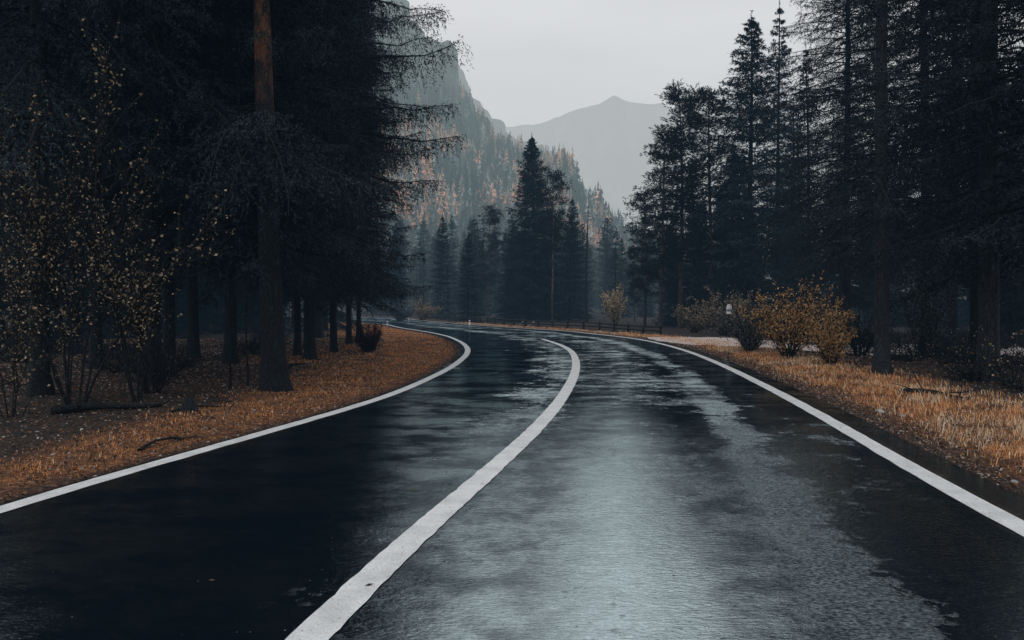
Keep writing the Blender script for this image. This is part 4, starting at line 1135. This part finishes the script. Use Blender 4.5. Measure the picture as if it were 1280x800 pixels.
def ridge_sheet(name, ridge, foot, nt, ns, amp, sc, mat, seed, concave=0.0, back=True):
    """ridge/foot: lists of world points; sheet between them, then a back slope"""
    Rg = resample(np.array(ridge, float), ns); Ft = resample(np.array(foot, float), ns)
    t = np.linspace(0, 1, nt)
    P = Ft[None] * (1 - t)[:, None, None] + Rg[None] * t[:, None, None]
    P[..., 2] -= concave * (Rg[None, :, 2]) * np.sin(np.pi * t)[:, None]
    nz = fbm(P[..., 0], P[..., 1], P[..., 2], sc, 6, seed); nz2 = fbm(P[..., 0], P[..., 1], P[..., 2] * 0.5, sc * 3.5, 4, seed + 9)
    P[..., 2] += amp * nz * (0.15 + t[:, None]) * np.minimum(1, (1 - t[:, None]) * 4 + 0.60) + amp * 0.28 * nz2 * (0.2 + 0.8 * t[:, None])
    P[..., 0] += amp * 0.4 * nz2
    if back:
        tb = np.linspace(0, 1, 12)[1:]
        Bk = Rg + (Rg - Ft) * np.array([0.5, 0.5, 0]); Bk[:, 2] = -5
        PB = P[-1][None] * (1 - tb)[:, None, None] + Bk[None] * tb[:, None, None]
        P = np.concatenate([P, PB]); nt = len(P)
    idx = np.arange(nt * ns).reshape(nt, ns)
    q = np.stack([idx[:-1, :-1], idx[:-1, 1:], idx[1:, 1:], idx[1:, :-1]], -1).reshape(-1, 4)
    o = mesh_np(name, P.reshape(-1, 3), [q], mat, smooth=True); tag(o, kind='structure')
    return o, P
def rp(px, py, Dd): return ((px - CX) / F * Dd, Dd, (HZ - py) / F * Dd + CAMH)
ridge = [rp(830, 352, 470), rp(786, 310, 500), rp(765, 290, 530), rp(740, 268, 570), rp(715, 248, 610), rp(690, 229, 660), rp(640, 197, 730), rp(612, 174, 800), rp(600, 155, 830), rp(588, 122, 880), rp(575, 100, 900),
         rp(568, 82, 930), rp(560, 64, 960), rp(545, 62, 970), rp(528, 52, 990), rp(515, 22, 1030), rp(500, 2, 1050), rp(470, -40, 1100), rp(400, -110, 1200), rp(250, -160, 1350), rp(0, -200, 1500), rp(-400, -160, 1600)]
foot = [(100, 455, -3), (60, 430, -3), (20, 400, -3), (-40, 370, -3), (-110, 350, -3), (-220, 345, -3), (-420, 350, -3), (-800, 380, -3)]
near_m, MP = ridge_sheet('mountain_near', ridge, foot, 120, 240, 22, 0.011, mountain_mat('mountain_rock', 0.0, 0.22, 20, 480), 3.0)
ridge2 = [rp(900, 372, 1300), rp(820, 330, 1300), rp(790, 300, 1320), rp(765, 270, 1350), rp(735, 238, 1400), rp(706, 208, 1450), rp(685, 186, 1500), rp(662, 170, 1550), rp(635, 158, 1600), rp(612, 144, 1650), rp(592, 122, 1700), rp(570, 70, 1750), rp(480, 20, 1800)]
foot2 = [(480, 1250, -3), (250, 1200, -3), (0, 1150, -3), (-300, 1100, -3)]
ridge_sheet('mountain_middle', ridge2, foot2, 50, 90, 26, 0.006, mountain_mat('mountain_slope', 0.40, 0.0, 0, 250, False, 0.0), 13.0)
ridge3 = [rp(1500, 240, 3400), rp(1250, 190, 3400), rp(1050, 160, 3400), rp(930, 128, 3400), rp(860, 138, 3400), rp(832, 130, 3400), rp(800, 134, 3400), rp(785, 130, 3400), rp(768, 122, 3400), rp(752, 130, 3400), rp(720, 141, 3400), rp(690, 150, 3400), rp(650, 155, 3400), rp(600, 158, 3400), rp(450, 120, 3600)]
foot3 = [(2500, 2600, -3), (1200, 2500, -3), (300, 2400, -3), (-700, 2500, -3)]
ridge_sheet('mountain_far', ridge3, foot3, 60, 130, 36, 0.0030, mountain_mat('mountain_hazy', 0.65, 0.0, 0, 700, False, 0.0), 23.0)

# forest on the near mountain: too many and too small to count
def slope_forest():
    g = np.random.default_rng(33)
    nt = 120; Pm = MP[:nt]
    ns = Pm.shape[1]
    n = 13000
    fs = g.random(n) ** 0.9 * (ns * 0.72); ft = (g.random(n) ** 0.85) * (nt - 2)
    i = ft.astype(int); j = np.clip(fs.astype(int), 0, ns - 2); a = (ft - i)[:, None]; b = (fs - j)[:, None]
    P = (Pm[i, j] * (1 - a) + Pm[i + 1, j] * a) * (1 - b) + (Pm[i, j + 1] * (1 - a) + Pm[i + 1, j + 1] * a) * b
    px = CX + P[:, 0] / P[:, 1] * F; py = HZ - (P[:, 2] - CAMH) / P[:, 1] * F
    # bare cliffs high up
    cl = hnoise(P[:, 0], P[:, 2], 0.02, 4)
    keep = (px > 330) & (px < 860) & (g.random(n) < np.clip((250 - P[:, 2]) / 110 + 0.4 * cl + 0.05, 0.05, 1))
    P = P[keep]; n = len(P)
    H = g.uniform(14, 29, n) * np.clip(1.15 - P[:, 2] / 380, 0.45, 1.0); Rr = H * g.uniform(0.22, 0.31, n)
    patch = hnoise(P[:, 0], P[:, 2] + 0.3 * P[:, 1], 0.022, 1) * 0.8 + hnoise(P[:, 0], P[:, 1], 0.05, 7) * 0.8
    zone = np.exp(-((P[:, 2] - 95) / 60) ** 2)
    lar = (patch + 0.75 * zone + g.normal(0, .22, n)) > 0.62
    bright = g.random(n)
    KT = 44
    t = np.sort(g.random((n, KT)), 1)         # 0 top .. 1 bottom
    az = g.random((n, KT)) * 6.28
    rr = Rr[:, None] * (0.08 + 0.92 * t) * g.uniform(.7, 1.15, (n, KT))
    cz = P[:, 2, None] + H[:, None] * (1 - t) - 1.0
    ax = np.stack([np.broadcast_to(P[:, 0, None], t.shape), np.broadcast_to(P[:, 1, None], t.shape), cz + 0.09 * H[:, None]], -1)
    wd = 0.42
    o1 = np.stack([P[:, 0, None] + np.cos(az - wd) * rr, P[:, 1, None] + np.sin(az - wd) * rr, cz - 0.02 * H[:, None]], -1)
    o2 = np.stack([P[:, 0, None] + np.cos(az + wd) * rr, P[:, 1, None] + np.sin(az + wd) * rr, cz - 0.02 * H[:, None]], -1)
    V = np.stack([ax, o1, o2], 2).reshape(-1, 3)
    c_sp = np.array([0.010, 0.017, 0.020]) * (0.6 + 2.2 * bright[:, None]); c_la = np.where((g.random(n) < .6)[:, None], np.array([0.68, 0.34, 0.21]), np.array([0.46, 0.40, 0.36])) * (0.55 + .8 * bright[:, None])
    c_gr = np.array([0.13, 0.17, 0.175]) * (0.5 + bright[:, None])
    gr = g.random(n) < 0.30
    c = np.where(lar[:, None], c_la, np.where(gr[:, None], c_gr, c_sp))
    cc = c[:, None] * g.uniform(.75, 1.15, (n, KT, 1))
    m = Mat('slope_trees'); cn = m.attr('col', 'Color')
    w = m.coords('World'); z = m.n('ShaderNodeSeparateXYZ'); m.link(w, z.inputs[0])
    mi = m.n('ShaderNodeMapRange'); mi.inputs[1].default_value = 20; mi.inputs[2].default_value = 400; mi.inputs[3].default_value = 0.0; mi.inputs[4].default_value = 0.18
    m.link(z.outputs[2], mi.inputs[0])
    ms = m.math('MULTIPLY', mi.outputs[0], m.ramp(m.noise(w, 0.008, 4), [(0.35, 0.3), (0.65, 1.3)]), clamp=True)  # painted mist, thicker higher up the slope
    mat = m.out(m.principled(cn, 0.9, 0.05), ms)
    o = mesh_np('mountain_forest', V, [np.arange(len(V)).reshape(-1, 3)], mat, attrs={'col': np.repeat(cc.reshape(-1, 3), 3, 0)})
    tag(o, 'misty forest of green spruce and orange larch covering the mountain slope', kind='stuff')
slope_forest()

# ---------------------------------------------------------------- sky, sun, camera
SUN_EL, SUN_AZ = R(52), R(205)        # azimuth measured from +Y towards +X
world = bpy.data.worlds.new('World'); scene.world = world; world.use_nodes = True
nt = world.node_tree; nt.nodes.clear()
def wn(t, **k_):
    n_ = nt.nodes.new(t)
    for a, b in k_.items(): setattr(n_, a, b)
    return n_
sky = wn('ShaderNodeTexSky', sky_type='NISHITA'); sky.sun_disc = False; sky.sun_elevation = SUN_EL; sky.sun_rotation = SUN_AZ
sky.air_density = 1.0; sky.dust_density = 4.0; sky.ozone_density = 1.0
b1 = wn('ShaderNodeBackground'); b1.inputs[1].default_value = 0.08; nt.links.new(sky.outputs[0], b1.inputs[0])
tc = wn('ShaderNodeTexCoord'); sp = wn('ShaderNodeSeparateXYZ'); nt.links.new(tc.outputs['Generated'], sp.inputs[0])
ramp = wn('ShaderNodeValToRGB'); nt.links.new(sp.outputs[2], ramp.inputs[0])
el = ramp.color_ramp.elements
el[0].position = 0.0; el[0].color = (0.53, 0.57, 0.585, 1)
el[1].position = 1.0; el[1].color = (0.85, 0.88, 0.92, 1)
e = el.new(0.16); e.color = (0.645, 0.67, 0.68, 1)
e = el.new(0.33); e.color = (0.74, 0.75, 0.765, 1)
mp = wn('ShaderNodeMapping'); mp.inputs['Scale'].default_value = (1.2, 1.2, 5); nt.links.new(tc.outputs['Generated'], mp.inputs[0])
cn = wn('ShaderNodeTexNoise'); cn.inputs['Scale'].default_value = 1.6; cn.inputs['Detail'].default_value = 5; nt.links.new(mp.outputs[0], cn.inputs['Vector'])
mr = wn('ShaderNodeMapRange'); mr.inputs[3].default_value = 0.86; mr.inputs[4].default_value = 1.12; nt.links.new(cn.outputs['Fac'], mr.inputs[0])
ml = wn('ShaderNodeVectorMath', operation='SCALE'); nt.links.new(ramp.outputs[0], ml.inputs[0]); nt.links.new(mr.outputs[0], ml.inputs['Scale'])
b2 = wn('ShaderNodeBackground'); b2.inputs[1].default_value = 1.0; nt.links.new(ml.outputs[0], b2.inputs[0])
mx = wn('ShaderNodeMixShader'); mx.inputs[0].default_value = 0.9
nt.links.new(b1.outputs[0], mx.inputs[1]); nt.links.new(b2.outputs[0], mx.inputs[2])
wo = wn('ShaderNodeOutputWorld'); nt.links.new(mx.outputs[0], wo.inputs[0])

sl = bpy.data.lights.new('sun', 'SUN'); sl.energy = 0.5; sl.angle = R(20); sl.color = (1.0, 0.97, 0.93)
so = bpy.data.objects.new('sun', sl); COL.objects.link(so)
dirv = Vector((math.sin(SUN_AZ) * math.cos(SUN_EL), math.cos(SUN_AZ) * math.cos(SUN_EL), math.sin(SUN_EL)))
so.rotation_euler = (-dirv).to_track_quat('-Z', 'Y').to_euler(); so.location = dirv * 50

cam = bpy.data.cameras.new('camera'); cam.sensor_width = 36; cam.lens = F / 1280 * 36
cam.shift_y = -(400 - HZ) / 1280; cam.clip_start = 0.05; cam.clip_end = 12000
co = bpy.data.objects.new('camera', cam); COL.objects.link(co)
co.location = (0, 0, CAMH); co.rotation_euler = (R(90), 0, 0)
scene.camera = co
scene.view_settings.view_transform = 'Standard'; scene.view_settings.look = 'None'; scene.view_settings.exposure = 0
scene.render.engine = 'CYCLES'
cy = scene.cycles
cy.max_bounces = 5; cy.diffuse_bounces = 2; cy.glossy_bounces = 3; cy.transmission_bounces = 1; cy.transparent_max_bounces = 4
cy.caustics_reflective = False; cy.caustics_refractive = False
